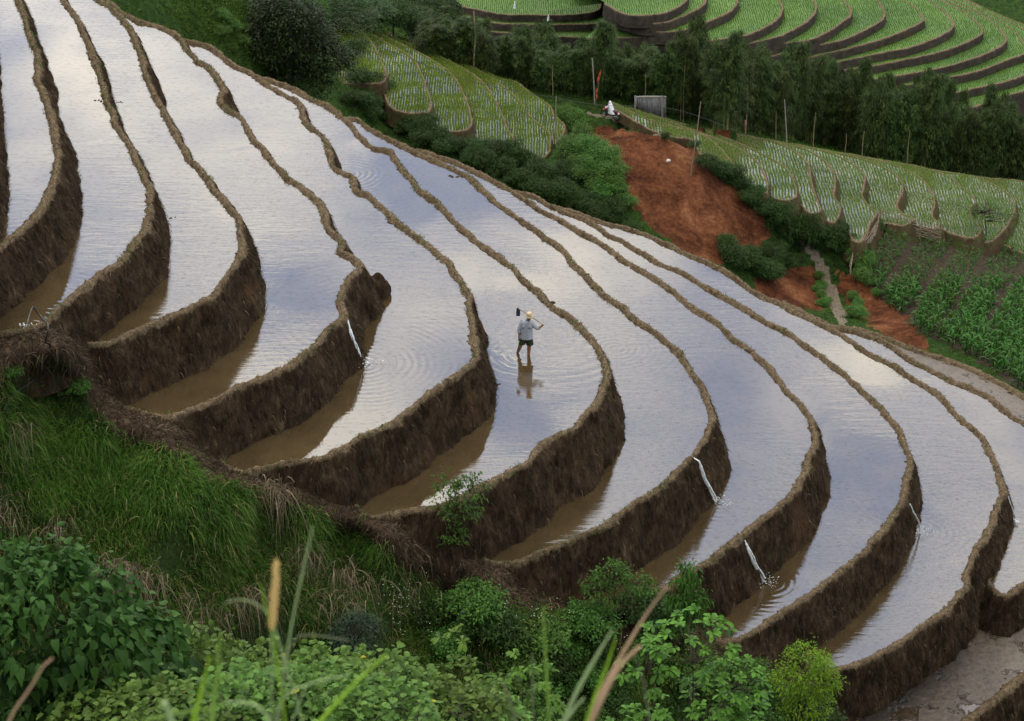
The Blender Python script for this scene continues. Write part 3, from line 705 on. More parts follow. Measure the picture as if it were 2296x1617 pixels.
def inpoly(P, poly):
    P = np.asarray(P); poly = np.asarray(poly, float); c = np.zeros(len(P), bool)
    j = len(poly) - 1
    for i in range(len(poly)):
        a, b = poly[i], poly[j]
        cond = ((a[1] > P[:, 1]) != (b[1] > P[:, 1])) & (P[:, 0] < (b[0] - a[0]) * (P[:, 1] - a[1]) / (b[1] - a[1] + 1e-12) + a[0])
        c ^= cond; j = i
    return c
SLIDE = [(1308, 278), (1360, 288), (1420, 296), (1500, 308), (1560, 330), (1600, 380), (1680, 440), (1745, 520), (1735, 545), (1680, 560), (1600, 600), (1500, 545), (1450, 500), (1420, 470), (1400, 420), (1370, 350), (1330, 310)]
SLIDE2 = [(1690, 620), (1760, 605), (1830, 600), (1850, 640), (1840, 700), (1700, 700)]
SLIDE3 = [(1872, 612), (1930, 620), (2000, 690), (2060, 740), (2100, 800), (2050, 790), (1960, 740), (1900, 690), (1880, 650)]
PATH = [(1795, 535), (1815, 545), (1845, 580), (1870, 640), (1897, 700), (1897, 740), (1872, 712), (1852, 665), (1830, 600), (1805, 565)]
ROAD = [(1310, 250), (1380, 262), (1400, 275), (1500, 302), (1560, 320), (1530, 312), (1450, 298), (1410, 290), (1385, 272), (1340, 262)]
jit = np.c_[fbm(VM, 0.9, 4, 300), fbm(VM, 0.9, 4, 301)] * 14
red = (inpoly(pm + jit, SLIDE) | inpoly(pm + jit, SLIDE2) | inpoly(pm + jit, SLIDE3)).astype(float)
red *= VM[:, 1] < 143
pth = (inpoly(pm + jit * 0.15, PATH) | inpoly(pm + jit * 0.3, ROAD)).astype(float)
CORN = [(1968, 505), (2180, 545), (2310, 565), (2310, 890), (2180, 800), (2060, 745), (2000, 700), (1935, 625), (1925, 565)]
tilled = inpoly(pm + jit * 0.5, CORN).astype(float)
# terrain carries the soil kind as a mask; fine relief on the landslide
VM[:, 2] += red * (0.22 * fbm(VM, 1.1, 4, 310) + 0.5 * fbm(VM, 0.28, 3, 311))
m, nt, out = mat('valley_ground')
b = nd(nt, 'ShaderNodeBsdfPrincipled', Roughness=0.95); b.inputs['Specular IOR Level'].default_value = 0.05
pp = pos(nt)
gr = ramp(nt, noise(nt, pp, 2.2, 6, 0.7), [(0.3, (0.008, 0.016, 0.005)), (0.5, (0.020, 0.042, 0.010)), (0.75, (0.045, 0.08, 0.018))]).outputs[0]
rd = ramp(nt, math_(nt, 'ADD', math_(nt, 'MULTIPLY', noise(nt, pp, 0.45, 5, 0.65, 0.5), 0.6), math_(nt, 'MULTIPLY', noise(nt, pp, 4, 6, 0.75), 0.4)),
          [(0.36, (0.022, 0.009, 0.005)), (0.46, (0.065, 0.023, 0.011)), (0.56, (0.125, 0.048, 0.022)), (0.68, (0.21, 0.105, 0.05))]).outputs[0]
ph = ramp(nt, noise(nt, pp, 6, 6, 0.7), [(0.3, (0.09, 0.072, 0.054)), (0.7, (0.20, 0.165, 0.13))]).outputs[0]
ar = nd(nt, 'ShaderNodeAttribute', _attribute_name='red'); ap = nd(nt, 'ShaderNodeAttribute', _attribute_name='path')
def crisp(a): return ramp(nt, math_(nt, 'ADD', a, math_(nt, 'MULTIPLY', math_(nt, 'SUBTRACT', noise(nt, pp, 3, 4, 0.6), 0.5), 0.8)), [(0.42, (0, 0, 0)), (0.58, (1, 1, 1))]).outputs[0]
at = nd(nt, 'ShaderNodeAttribute', _attribute_name='tilled')
tl = ramp(nt, noise(nt, pp, 3, 6, 0.7), [(0.3, (0.02, 0.016, 0.012)), (0.7, (0.06, 0.045, 0.032))]).outputs[0]
nt.links.new(mixc(nt, crisp(ap.outputs['Fac']), mixc(nt, crisp(ar.outputs['Fac']), mixc(nt, crisp(at.outputs['Fac']), gr, tl), rd), ph), b.inputs['Base Color'])
bp = nd(nt, 'ShaderNodeBump', Strength=0.9, Distance=0.25); nt.links.new(noise(nt, pp, 2.6, 8, 0.72), bp.inputs['Height']); nt.links.new(bp.outputs[0], b.inputs['Normal'])
nt.links.new(b.outputs[0], out.inputs[0]); M_VALLEY = m


# rice growth: tufts standing in rows
M_RICE = leafmat('rice_leaf', (0.06, 0.13, 0.014), (0.20, 0.32, 0.045), 0.35)
M_RICE2 = leafmat('rice_leaf_pale', (0.05, 0.12, 0.018), (0.15, 0.27, 0.045), 0.35)
M_RICEF = leafmat('rice_leaf_far', (0.032, 0.085, 0.007), (0.092, 0.175, 0.013), 0.35)
def tufts(name, P, hgt, wid, blades, spread, mat_, seed=0, lean=0.25):
    """each point of P becomes a tuft of bent three-vertex blades"""
    r = np.random.default_rng(seed)
    n = len(P); N = n * blades
    base = np.repeat(P, blades, axis=0) + np.c_[r.normal(0, spread, (N, 2)), np.zeros(N)]
    a = r.uniform(0, 2 * pi, N); hh = np.repeat(hgt if np.ndim(hgt) else np.full(n, hgt), blades) * r.uniform(0.6, 1.15, N)
    ln = r.uniform(0.1, 1, N) * lean * hh * 2
    wd = wid * r.uniform(0.7, 1.3, N)
    t = r.uniform(0, 2 * pi, N)
    side = np.c_[np.cos(t), np.sin(t), np.zeros(N)] * (wd / 2)[:, None]
    tip = base + np.c_[np.cos(a) * ln, np.sin(a) * ln, hh]
    mid = base + np.c_[np.cos(a) * ln * 0.3, np.sin(a) * ln * 0.3, hh * 0.6]
    V = np.stack([base - side, base + side, mid + side, mid - side, tip], 1).reshape(-1, 3)
    i0 = np.arange(N) * 5
    F4 = np.stack([i0, i0 + 1, i0 + 2, i0 + 3], 1); F3 = np.stack([i0 + 3, i0 + 2, i0 + 4], 1)
    tint = np.repeat(np.clip(np.repeat(0.5 + 0.35 * fbm(P, 0.4, 3, seed), blades) + r.uniform(-0.3, 0.3, N), 0, 1), 5)
    return mesh_np(name, V, [F4, F3], mat_, None, False, {'tint': tint})
def plan_inside(P2, poly2): return inpoly(P2, poly2)

CLOS = {}
def paddies(curves, Hs, drops, rim_mat, sheet_mat, rice_mat, prefix, width, rise, inside, seed, row=0.21, step=0.14, hgt=0.26, wid=0.014, blades=4, clip=None, ds=0.12, density=1.0, batter=0.3, bnk='paddy_bank', levels=8, field='paddy_water', rough=0.05):
    pts_all = []
    prev = None
    allpoly = []
    for k, (c, H) in enumerate(zip(curves, Hs)):
        z = EYE - H
        C = onz(c, z)
        cl_d = [q_[-1] for q_ in curves[:k][::-1]] + list(inside(c))
        if k == 0 and seed == 700: cl_d = []
        CLOS.setdefault(seed, []).append(list(c) + cl_d)
        cl = onz(cl_d, z)[:, :2] if cl_d else np.zeros((0, 2))
        tag(sheet(field, C, z, sheet_mat, cl, ds=ds * 2), kind='structure')
        tag(bank(bnk, C, z, drops[k], rim_mat, ds=ds, width=width, rise=rise, seed=seed + 13 * k, batter=batter, levels=levels, rough=rough, wig=width * 0.15)[0], kind='structure')
        allpoly.append((z, np.vstack([resample(C, 0.3)[:, :2], cl])))
    r = np.random.default_rng(seed)
    for k, (z, poly) in enumerate(allpoly):
        lo = poly.min(0); hi = poly.max(0)
        lo = np.maximum(lo, [-90, 80]); hi = np.minimum(hi, [110, 300])
        if (hi <= lo).any(): continue
        xs = np.arange(lo[0], hi[0], row); ys = np.arange(lo[1], hi[1], step)
        XX, YY = np.meshgrid(xs, ys)
        P = np.c_[XX.ravel(), YY.ravel()]
        if density < 1: P = P[r.random(len(P)) < density]
        P[:, 0] += 0.10 * vnoise(np.c_[P[:, 0] * 0.3, P[:, 1] * 0.9], 1.0, seed) + r.normal(0, row * 0.10, len(P))
        P[:, 1] += r.normal(0, step * 0.25, len(P))
        px = proj(np.c_[P, np.full(len(P), z)])
        ok = (px[:, 0] > -20) & (px[:, 0] < 2320) & (px[:, 1] > -30) & (px[:, 1] < 1640)
        P, px = P[ok], px[ok]
        ok = inpoly(P, poly)
        P, px = P[ok], px[ok]
        # not where a higher paddy stands over it
        for (zz, pl) in allpoly[:k]:
            q = rays(px); tt = (zz - EYE) / q[:, 2]
            hid = inpoly(np.c_[q[:, 0] * tt, q[:, 1] * tt], pl)
            P, px = P[~hid], px[~hid]
        if clip is not None:
            ok = ~inpoly(px, clip); P, px = P[ok], px[ok]
        pts_all.append(np.c_[P, np.full(len(P), z - 0.02)])
    P = np.vstack(pts_all)
    print('rice tufts', name_ := seed, len(P))
    hv = hgt * (1 + 0.3 * fbm(P, 0.3, 2, seed))
    o = tufts('rice_seedlings', P, hv, wid, blades, 0.022, rice_mat, seed)
    return tag(o, RLAB[seed], 'rice', kind='stuff')
RLAB = {500: 'young rice in rows on the small spur beside the big dark tree', 700: 'pale young rice in rows in front of the bamboo belt',
        1100: 'dense green rice on the curved far terraces behind the bamboo', 1300: 'dense green rice on the far fields at the upper middle'}
# left spur
LCH = T(2, [(-100, 40), (0, 80), (200, 180), (420, 268), (640, 335)])
RCH = T(3, [(-290, 752), (0, 835), (300, 905), (600, 960), (900, 1010), (1300, 1085), (1500, 1120)])
LVIS = T(2, [(-60, 40), (0, 62), (200, 150), (420, 240), (640, 310), (880, 390), (1050, 480), (1200, 530), (1300, 550), (1500, 690), (1590, 830), (1570, 920), (1500, 1050), (1300, 1050), (1230, 970), (1000, 930), (940, 880), (740, 880), (680, 750), (500, 750), (420, 570), (100, 560)])
RVIS = T(3, [(-580, 660), (-400, 690), (0, 790), (300, 860), (600, 925), (900, 970), (1300, 1045), (1700, 1120), (2000, 1165), (2350, 1165), (2350, 1700), (2100, 1640), (1900, 1580), (1750, 1520), (1500, 1500), (1350, 1450), (1250, 1600), (1150, 1560), (1130, 1480), (950, 1440), (920, 1400), (800, 1320), (600, 1300), (420, 1190), (390, 1130), (200, 1060), (150, 950), (-100, 900), (-300, 830), (-420, 760)])
def sink(vis, cs, Hs, extra):
    """the valley ground stays below the paddies it carries"""
    pv = proj(VM); ins = inpoly(pv, vis)
    ii = np.where(ins)[0]
    h = np.full(len(ii), -1.0)
    for c, hh in zip(cs, Hs):
        s_ = inpoly(pv[ii], c) & (h < 0); h[s_] = hh
    ok = h > 0
    VM[ii[ok], 2] = np.minimum(VM[ii[ok], 2], EYE - h[ok] - extra)
paddies(L, LH, [0.9, 0.9, 0.9, 0.9, 0.8, 1.5], M_LBANK, M_LWATER, M_RICE, None, 0.17, 0.08,
        lambda c: [(640, 330), (600, 20)] + [q for q in LCH if q[0] < c[0][0] - 8], 500, row=0.20, step=0.10, hgt=0.30, wid=0.026, blades=6)
paddies(R_, RH, [0.3, 0.7, 0.8, 0.95, 1.0, 1.05, 1.05, 1.0, 1.0, 1.0, 1.6], M_LBANK, M_LWATER, M_RICE2, None, 0.16, 0.08,
        lambda c: T(3, [(-109, 850), (-370, 705)]) + [q for q in RCH if q[0] < c[0][0] - 8], 700, row=0.23, step=0.11, hgt=0.27, wid=0.022, blades=5, batter=0.6)

sink(LVIS, CLOS[500], LH, 0.55)
sink(RVIS, CLOS[700], RH, 0.55)
valley = mesh_np('valley_ground', VM, FM, M_VALLEY, None, True, {'red': red, 'path': pth, 'tilled': tilled})
tag(valley, kind='structure')
# far valley side: dense green rice on stone-dark banks
F_ = {1: T(2, [(1840, 20), (1900, 55), (1980, 92), (2060, 100), (2200, 88)]) + T(3, [(0, 55), (50, 22), (72, 0), (80, -80)]),
      2: T(2, [(1850, 60), (1930, 105), (2010, 128), (2100, 148), (2200, 148)]) + T(3, [(0, 125), (100, 82), (170, 42), (198, 5), (200, -80)]),
      3: T(2, [(1900, 110), (1960, 140), (2050, 172), (2150, 205)]) + T(3, [(0, 205), (120, 180), (260, 122), (360, 72), (402, 30), (408, 0), (400, -80)]),
      4: T(2, [(1700, 250), (2100, 245)]) + T(3, [(150, 270), (370, 245), (480, 225), (600, 172), (680, 112), (702, 60), (692, 20), (670, -40), (640, -90)]),
      5: T(3, [(200, 330), (500, 280), (670, 240), (760, 202), (860, 142), (915, 82), (922, 40), (900, 0), (850, -80)]),
      6: T(3, [(300, 370), (600, 310), (700, 285), (880, 260), (1010, 202), (1110, 132), (1152, 92), (1142, 50), (1100, 0), (1020, -80)]),
      7: T(3, [(500, 400), (800, 325), (940, 293), (1100, 260), (1230, 202), (1340, 142), (1372, 100), (1362, 60), (1320, 0), (1230, -80)]),
      8: T(3, [(700, 420), (900, 370), (1080, 330), (1250, 287), (1400, 241), (1540, 182), (1622, 138), (1625, 115), (1600, 80), (1550, 35), (1470, -10), (1350, -80)]),
      9: T(3, [(1000, 420), (1200, 378), (1380, 340), (1500, 320), (1650, 272), (1780, 212), (1822, 170), (1815, 140), (1780, 90), (1700, 30), (1640, -10), (1500, -80)]),
      10: T(3, [(1100, 460), (1300, 430), (1500, 390), (1700, 350), (1850, 302), (1980, 242), (2012, 208), (1990, 160), (1900, 85), (1750, 10), (1600, -60)]),
      11: T(3, [(1300, 520), (1600, 470), (1800, 430), (1950, 382), (2080, 332), (2162, 280), (2165, 245), (2130, 190), (2020, 110), (1850, 35), (1650, -60)]),
      12: T(3, [(1500, 560), (1800, 505), (2000, 460), (2150, 402), (2290, 350), (2292, 305), (2260, 245), (2150, 155), (1950, 60), (1700, -60)]),
      13: T(3, [(1700, 640), (2000, 570), (2180, 530), (2330, 470), (2430, 410), (2440, 350), (2380, 270), (2250, 175), (2050, 80), (1750, -60)]),
      14: T(3, [(1900, 720), (2200, 620), (2400, 560), (2600, 480), (2620, 380), (2450, 240), (2300, 170), (2100, 85), (1780, -60)])}
# travel so that outward is on the left: from the far top end down to the lower left
FC = [F_[k][::-1] for k in range(1, 15)]
FH = [73.5 + 0.95 * k for k in range(1, 15)]
m, nt, out = mat('far_paddy')
b = nd(nt, 'ShaderNodeBsdfPrincipled', Roughness=0.8)
pp = pos(nt)
nt.links.new(ramp(nt, math_(nt, 'ADD', math_(nt, 'MULTIPLY', noise(nt, pos(nt, (1, 0.5, 1)), 4, 6, 0.75), 0.5), math_(nt, 'MULTIPLY', noise(nt, pp, 0.12, 3, 0.5), 0.5)),
     [(0.34, (0.025, 0.06, 0.010)), (0.5, (0.05, 0.11, 0.015)), (0.66, (0.085, 0.155, 0.022))]).outputs[0], b.inputs['Base Color'])
nt.links.new(b.outputs[0], out.inputs[0]); M_FPAD = m
paddies(FC, FH, [1.0] * 13 + [2.5], M_FBANK, M_FPAD, M_RICEF, None, 0.26, 0.06,
        lambda c: [(c[-1][0] - 90, c[-1][1] - 60), (1300, -150), (c[0][0] - 30, -120)], 1100, row=0.26, step=0.22, hgt=0.3, wid=0.035, blades=3, ds=0.3, density=0.9, batter=0.12, levels=6, field='far_paddy', rough=0.08, bnk='far_terrace_bank')
# older, lower far fields on the left of that hill
G_ = [T(2, [(1790, -60), (1800, 40), (1760, 75), (1650, 92), (1500, 98), (1300, 95), (1150, 90), (900, 40)]),
      T(2, [(2000, 60), (1960, 110), (1800, 150), (1600, 158), (1400, 158), (1150, 152), (900, 120)]),
      T(2, [(2150, 100), (2100, 200), (1950, 235), (1840, 250), (1600, 240), (1200, 215), (900, 180)])]
paddies(G_, [85.4, 86.3, 87.2], [0.6, 0.6, 0.9], M_FBANK, M_FPAD, M_RICEF, None, 0.26, 0.06,
        lambda c: [(c[-1][0] - 90, c[-1][1] - 60), (600, -150), (c[0][0] - 30, -120)], 1300, row=0.26, step=0.25, hgt=0.28, wid=0.035, blades=3, ds=0.3, density=0.9, batter=0.12, levels=6, field='far_paddy', rough=0.08, bnk='far_terrace_bank')
# ground under and beyond the far fields, out to the horizon
gx = np.r_[np.linspace(-1500, -150, 12), np.linspace(-140, 160, 80), np.linspace(175, 1500, 12)]
gy = np.r_[np.linspace(-600, 190, 8), np.linspace(205, 420, 70), np.linspace(450, 2500, 14)]
XX, YY = np.meshgrid(gx, gy, indexing='ij'); Q = np.c_[XX.ravel(), YY.ravel()]
zz = np.interp(Q[:, 1], [-600, 190, 215, 235, 260, 330, 500, 900, 1500, 2500], [-90, -62, -59.5, -56, -50, -36, 0, 60, 110, 150])
zz = zz + np.clip((Q[:, 0] - 45) * -0.16, -9, 0) * np.clip((Q[:, 1] - 200) / 40, 0, 1) + np.clip(-(Q[:, 0] - 20) * 0.05, -8, 6) * 0
zz = zz - np.clip((Q[:, 1] - 300) / 300, 0, 1) * np.clip((Q[:, 0] - 120) / 300, -1, 1) * 12
zz = zz + 0.5 * fbm(Q, 0.08, 4, 600) - 1.5 - 3.5 * np.clip((265 - Q[:, 1]) / 30, 0, 1)
fg = np.c_[Q, zz]; idx = np.arange(len(Q)).reshape(XX.shape)
Ff = np.stack([idx[:-1, :-1], idx[1:, :-1], idx[1:, 1:], idx[:-1, 1:]], -1).reshape(-1, 4)
far_ground = mesh_np('far_hills', fg, Ff, M_VALLEY, None, True, {'red': np.zeros(len(Q)), 'path': np.zeros(len(Q)), 'tilled': np.zeros(len(Q))})
tag(far_ground, kind='structure')
# ---------------------------------------------------------------- where a picture ray meets the ground
def bvh_of(o):
    me = o.data
    v = np.empty(len(me.vertices) * 3, np.float32); me.vertices.foreach_get('co', v)
    v = v.reshape(-1, 3)
    polys = [tuple(p.vertices) for p in me.polygons]
    return BVHTree.FromPolygons([tuple(x) for x in v.astype(float)], polys)
BV_N = bvh_of(near_hill); BV_M = bvh_of(valley)
def hit(x, y, tree):
    r = rays([(x, y)])[0]; d = Vector(r).normalized()
    loc, nor, i, dist = tree.ray_cast(Vector((0, 0, EYE)), d)
    return (loc, nor) if loc is not None else (None, None)
def drop(x, y, tree, z0=60):
    loc, nor, i, d = tree.ray_cast(Vector((x, y, z0)), Vector((0, 0, -1)))
    return loc

# ---------------------------------------------------------------- grass
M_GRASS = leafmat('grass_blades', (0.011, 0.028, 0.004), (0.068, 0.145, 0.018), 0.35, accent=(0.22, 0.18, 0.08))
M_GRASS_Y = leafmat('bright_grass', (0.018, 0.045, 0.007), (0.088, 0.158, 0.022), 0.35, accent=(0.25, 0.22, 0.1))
M_STRAW = leafmat('straw', (0.028, 0.020, 0.012), (0.115, 0.082, 0.05), 0.1, 0.8, accent=(0.30, 0.24, 0.15))
M_DRY = leafmat('dry_grass_blades', (0.05, 0.04, 0.024), (0.22, 0.18, 0.12), 0.2, 0.8)
M_ROOT = leafmat('root_fibres', (0.010, 0.007, 0.004), (0.05, 0.036, 0.021), 0.0, 0.9, accent=(0.13, 0.10, 0.065))
def arcs(name, P, N0, length, width, droop, mat_, seg=4, seed=0, tint=None, label=None, out=0.6, kind='stuff'):
    """bent ribbons: start P, initial direction N0, length and width arrays, droop pulls the tip down"""
    r = np.random.default_rng(seed)
    n = len(P)
    D = N0 / (np.linalg.norm(N0, axis=1)[:, None] + 1e-9)
    side = np.cross(D, np.c_[r.normal(0, 1, (n, 3))]); side /= np.linalg.norm(side, axis=1)[:, None] + 1e-9
    V = []
    for k in range(seg + 1):
        t = k / seg
        p = P + D * (length * t)[:, None]
        p[:, 2] -= droop * length * t ** 2.2
        p = p + side * 0
        w = (width * (1 - t ** 1.5) * 0.5)[:, None]
        if k < seg: V += [p - side * w, p + side * w]
        else: V += [p]
    V = np.stack(V, 1)
    m = V.shape[1]
    i0 = (np.arange(n) * m)[:, None]
    F4 = np.concatenate([i0 + np.array([[2 * k, 2 * k + 1, 2 * k + 3, 2 * k + 2]]) for k in range(seg - 1)])
    F3 = i0 + np.array([[2 * seg - 2, 2 * seg - 1, 2 * seg]])
    if tint is None: tint = r.random(n)
    return mesh_np(name, V.reshape(-1, 3), [F4, F3], mat_, None, False, {'tint': np.repeat(np.clip(tint, 0, 1), m)})
def sample_surface(VV, FFx, weight, n, seed):
    """n points over quads with probability area*weight -> points, normals"""
    r = np.random.default_rng(seed)
    a, b, c, d = (VV[FFx[:, i]] for i in range(4))
    nn = np.cross(c - a, d - b); ar = np.linalg.norm(nn, axis=1) * 0.5
    w = ar * weight; w = w / w.sum()
    f = r.choice(len(FFx), n, p=w)
    u = r.random(n)[:, None]; v = r.random(n)[:, None]
    P = (a[f] * (1 - u) + b[f] * u) * (1 - v) + (d[f] * (1 - u) + c[f] * u) * v
    N = nn[f] / (2 * ar[f][:, None] + 1e-9)
    return P, N, f
# near bank
Fq = FF
cen = VF[Fq].mean(1)
gq = green[Fq].mean(1)
pc = proj(cen)
nrm = np.cross(VF[Fq[:, 2]] - VF[Fq[:, 0]], VF[Fq[:, 3]] - VF[Fq[:, 1]])
flip = nrm[:, 2].sum() < 0
seen = (pc[:, 0] > -120) & (pc[:, 0] < 2100) & (pc[:, 1] < 1760)
dens = fbm(cen, 0.55, 3, 40)
lowd = np.interp(pc[:, 1] - np.interp(pc[:, 0], E[:, 0], E[:, 1]), [0, 170, 300], [1, 0.95, 0.7])
wg = np.where(seen, gq * np.clip(0.7 + dens * 1.9, 0.08, 2) * lowd, 0)
def up(N):
    return N * np.where(N[:, 2:3] < 0, -1, 1)
def clumped(P, N, per, spread, seed):
    r = np.random.default_rng(seed)
    Pp = np.repeat(P, per, axis=0); Np = np.repeat(N, per, axis=0)
    j = r.normal(0, spread, (len(Pp), 3)); j -= Np * (j * Np).sum(1)[:, None]
    return Pp + j, Np
Pt, Nt, ft = sample_surface(VF, Fq, wg, 7500, 3)
Nt = up(Nt)
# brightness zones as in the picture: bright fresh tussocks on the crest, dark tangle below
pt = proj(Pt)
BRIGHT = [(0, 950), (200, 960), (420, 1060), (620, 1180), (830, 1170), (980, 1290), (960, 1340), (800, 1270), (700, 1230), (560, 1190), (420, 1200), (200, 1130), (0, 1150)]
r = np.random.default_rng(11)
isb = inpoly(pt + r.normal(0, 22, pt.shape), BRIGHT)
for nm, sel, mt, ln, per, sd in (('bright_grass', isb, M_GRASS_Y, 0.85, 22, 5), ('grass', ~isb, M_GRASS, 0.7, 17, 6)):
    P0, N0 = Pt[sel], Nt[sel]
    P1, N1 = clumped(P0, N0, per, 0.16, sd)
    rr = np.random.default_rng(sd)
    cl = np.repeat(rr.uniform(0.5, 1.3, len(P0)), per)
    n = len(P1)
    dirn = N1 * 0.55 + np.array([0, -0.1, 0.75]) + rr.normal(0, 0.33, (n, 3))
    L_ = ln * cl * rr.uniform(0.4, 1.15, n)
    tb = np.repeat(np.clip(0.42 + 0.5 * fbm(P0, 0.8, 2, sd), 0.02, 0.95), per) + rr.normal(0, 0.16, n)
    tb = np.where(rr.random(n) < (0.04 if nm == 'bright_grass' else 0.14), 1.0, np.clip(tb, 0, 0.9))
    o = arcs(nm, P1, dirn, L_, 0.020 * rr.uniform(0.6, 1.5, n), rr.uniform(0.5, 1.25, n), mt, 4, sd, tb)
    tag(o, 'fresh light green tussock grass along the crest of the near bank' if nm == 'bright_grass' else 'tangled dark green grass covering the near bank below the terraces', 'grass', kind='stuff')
# hanging dry clumps
dryc = [(40, 980, 120), (250, 1290, 260), (330, 1330, 200), (620, 1120, 200), (690, 1260, 180), (20, 1160, 120), (780, 1300, 120), (1360, 1110, 10), (760, 1370, 120), (460, 1400, 160), (560, 1350, 140), (900, 1330, 90), (130, 1190, 100)]
PP_, NN_ = [], []
for x, y, c in dryc:
    for _ in range(4):
        loc, nor = hit(x + random.gauss(0, 18), y + random.gauss(0, 14), BV_N)
        if loc is None: continue
        n_ = c // 5
        PP_.append(np.array(loc) + r.normal(0, 0.22, (n_, 3)) * [1.2, 0.5, 0.7] + [0, 0, 0.35]); NN_.append(np.tile(np.array([0, -0.5, 0.6]), (n_, 1)))
P1 = np.vstack(PP_); n = len(P1)
o = arcs('dry_grass', P1, np.vstack(NN_) + r.normal(0, 0.35, (n, 3)), r.uniform(0.5, 1.5, n), r.uniform(0.012, 0.028, n), r.uniform(1.0, 2.0, n), M_DRY, 5, 9)
tag(o, 'withered straw-coloured grass hanging in clumps from the near bank', 'dry grass', kind='stuff')

# roots, straw and stubble on the terrace walls
PW, NW, PR, NR = [], [], [], []
r = np.random.default_rng(21)
for nm, (V, N, npf) in WALLS.items():
    if not nm.startswith('terrace_bank'): continue
    n, m_, _ = V.shape
    idx = np.arange(n * m_).reshape(n, m_); Vf = V.reshape(-1, 3)
    Q = np.stack([idx[:-1, npf - 1:-1], idx[1:, npf - 1:-1], idx[1:, npf:], idx[:-1, npf:]], -1).reshape(-1, 4)
    c = proj(Vf[Q].mean(1)); Nq = np.repeat(N[:-1], m_ - npf, axis=0)
    facing = Nq[:, 1] < 0.35
    vis = (c[:, 0] > -30) & (c[:, 0] < 2330) & (c[:, 1] > -30) & (c[:, 1] < 1640) & facing
    if vis.sum() < 10: continue
    a = int(vis.sum() * 1.15)
    P, _, f = sample_surface(Vf, Q, vis.astype(float), a, 31)
    PW.append(P); NW.append(np.c_[Nq[f], np.zeros(len(f))])
    Q = np.stack([idx[:-1, 1:npf - 1], idx[1:, 1:npf - 1], idx[1:, 2:npf], idx[:-1, 2:npf]], -1).reshape(-1, 4)
    c = proj(Vf[Q].mean(1)); vis = (c[:, 0] > -30) & (c[:, 0] < 2330) & (c[:, 1] > -30) & (c[:, 1] < 1640)
    if vis.sum() < 10: continue
    a = int(vis.sum() * 1.6)
    P, _, f = sample_surface(Vf, Q, vis.astype(float), a, 32)
    PR.append(P); NR.append(np.zeros((a, 3)))
P = np.vstack(PW); N = np.vstack(NW); n = len(P); print('wall fibres', n)
tb = np.clip(0.35 + 0.5 * fbm(P, 0.9, 3, 8) + r.normal(0, 0.2, n), 0, 0.85); tb = np.where(r.random(n) < 0.03, 1.0, tb)
o = arcs('root_fibres', P + N * 0.0, N * 0.55 + r.normal(0, 0.3, (n, 3)) + [0, 0, -0.15], r.uniform(0.06, 0.20, n), r.uniform(0.010, 0.024, n), r.uniform(0.6, 1.6, n), M_ROOT, 3, 12, tb)
tag(o, 'dark roots and dried weeds hanging from the cut faces of the terrace walls', 'roots', kind='stuff')
P = np.vstack(PR); n = len(P); print('rim straw', n)
o = arcs('straw_litter', P, r.normal(0, 0.5, (n, 3)) + [0, 0, 0.30], r.uniform(0.05, 0.17, n), r.uniform(0.010, 0.028, n), r.uniform(0.3, 1.2, n), M_STRAW, 3, 13)
tag(o, 'trampled straw and stubble lying along the tops of the mud dikes', 'straw', kind='stuff')
gi = np.where((fbm(P, 0.45, 3, 77) > 0.12) & (r.random(n) < 0.10))[0]
gi = np.repeat(gi, 5); Pg = P[gi] + r.normal(0, 0.04, (len(gi), 3)) * [1, 1, 0]
o = arcs('rim_weeds', Pg, r.normal(0, 0.3, (len(gi), 3)) + [0, 0, 0.9], r.uniform(0.06, 0.24, len(gi)), r.uniform(0.010, 0.02, len(gi)), r.uniform(0.3, 1.0, len(gi)), M_GRASS, 3, 14)
tag(o, 'small green weeds sprouting here and there on the mud dikes', 'weeds', kind='stuff')
# sparse green weeds on banks and the dead stalks on the bare bank strip
wb = np.where(seen, (1 - gq) * (pc[:, 0] < 2000), 0)
Pb, Nb, _ = sample_surface(VF, Fq, wb + 1e-9, 20000, 44); Nb = up(Nb); n = len(Pb)
o = arcs('dead_stalks', Pb, Nb * 0.5 + r.normal(0, 0.5, (n, 3)) + [0, -0.2, 0.1], r.uniform(0.1, 0.45, n), r.uniform(0.010, 0.022, n), r.uniform(0.3, 1.4, n), M_ROOT, 3, 15, np.where(r.random(n) < 0.2, 1, r.random(n) * 0.8))
tag(o, 'brown dead stalks strewn over the bare mud strip below the terrace ends', 'dead stalks', kind='stuff')

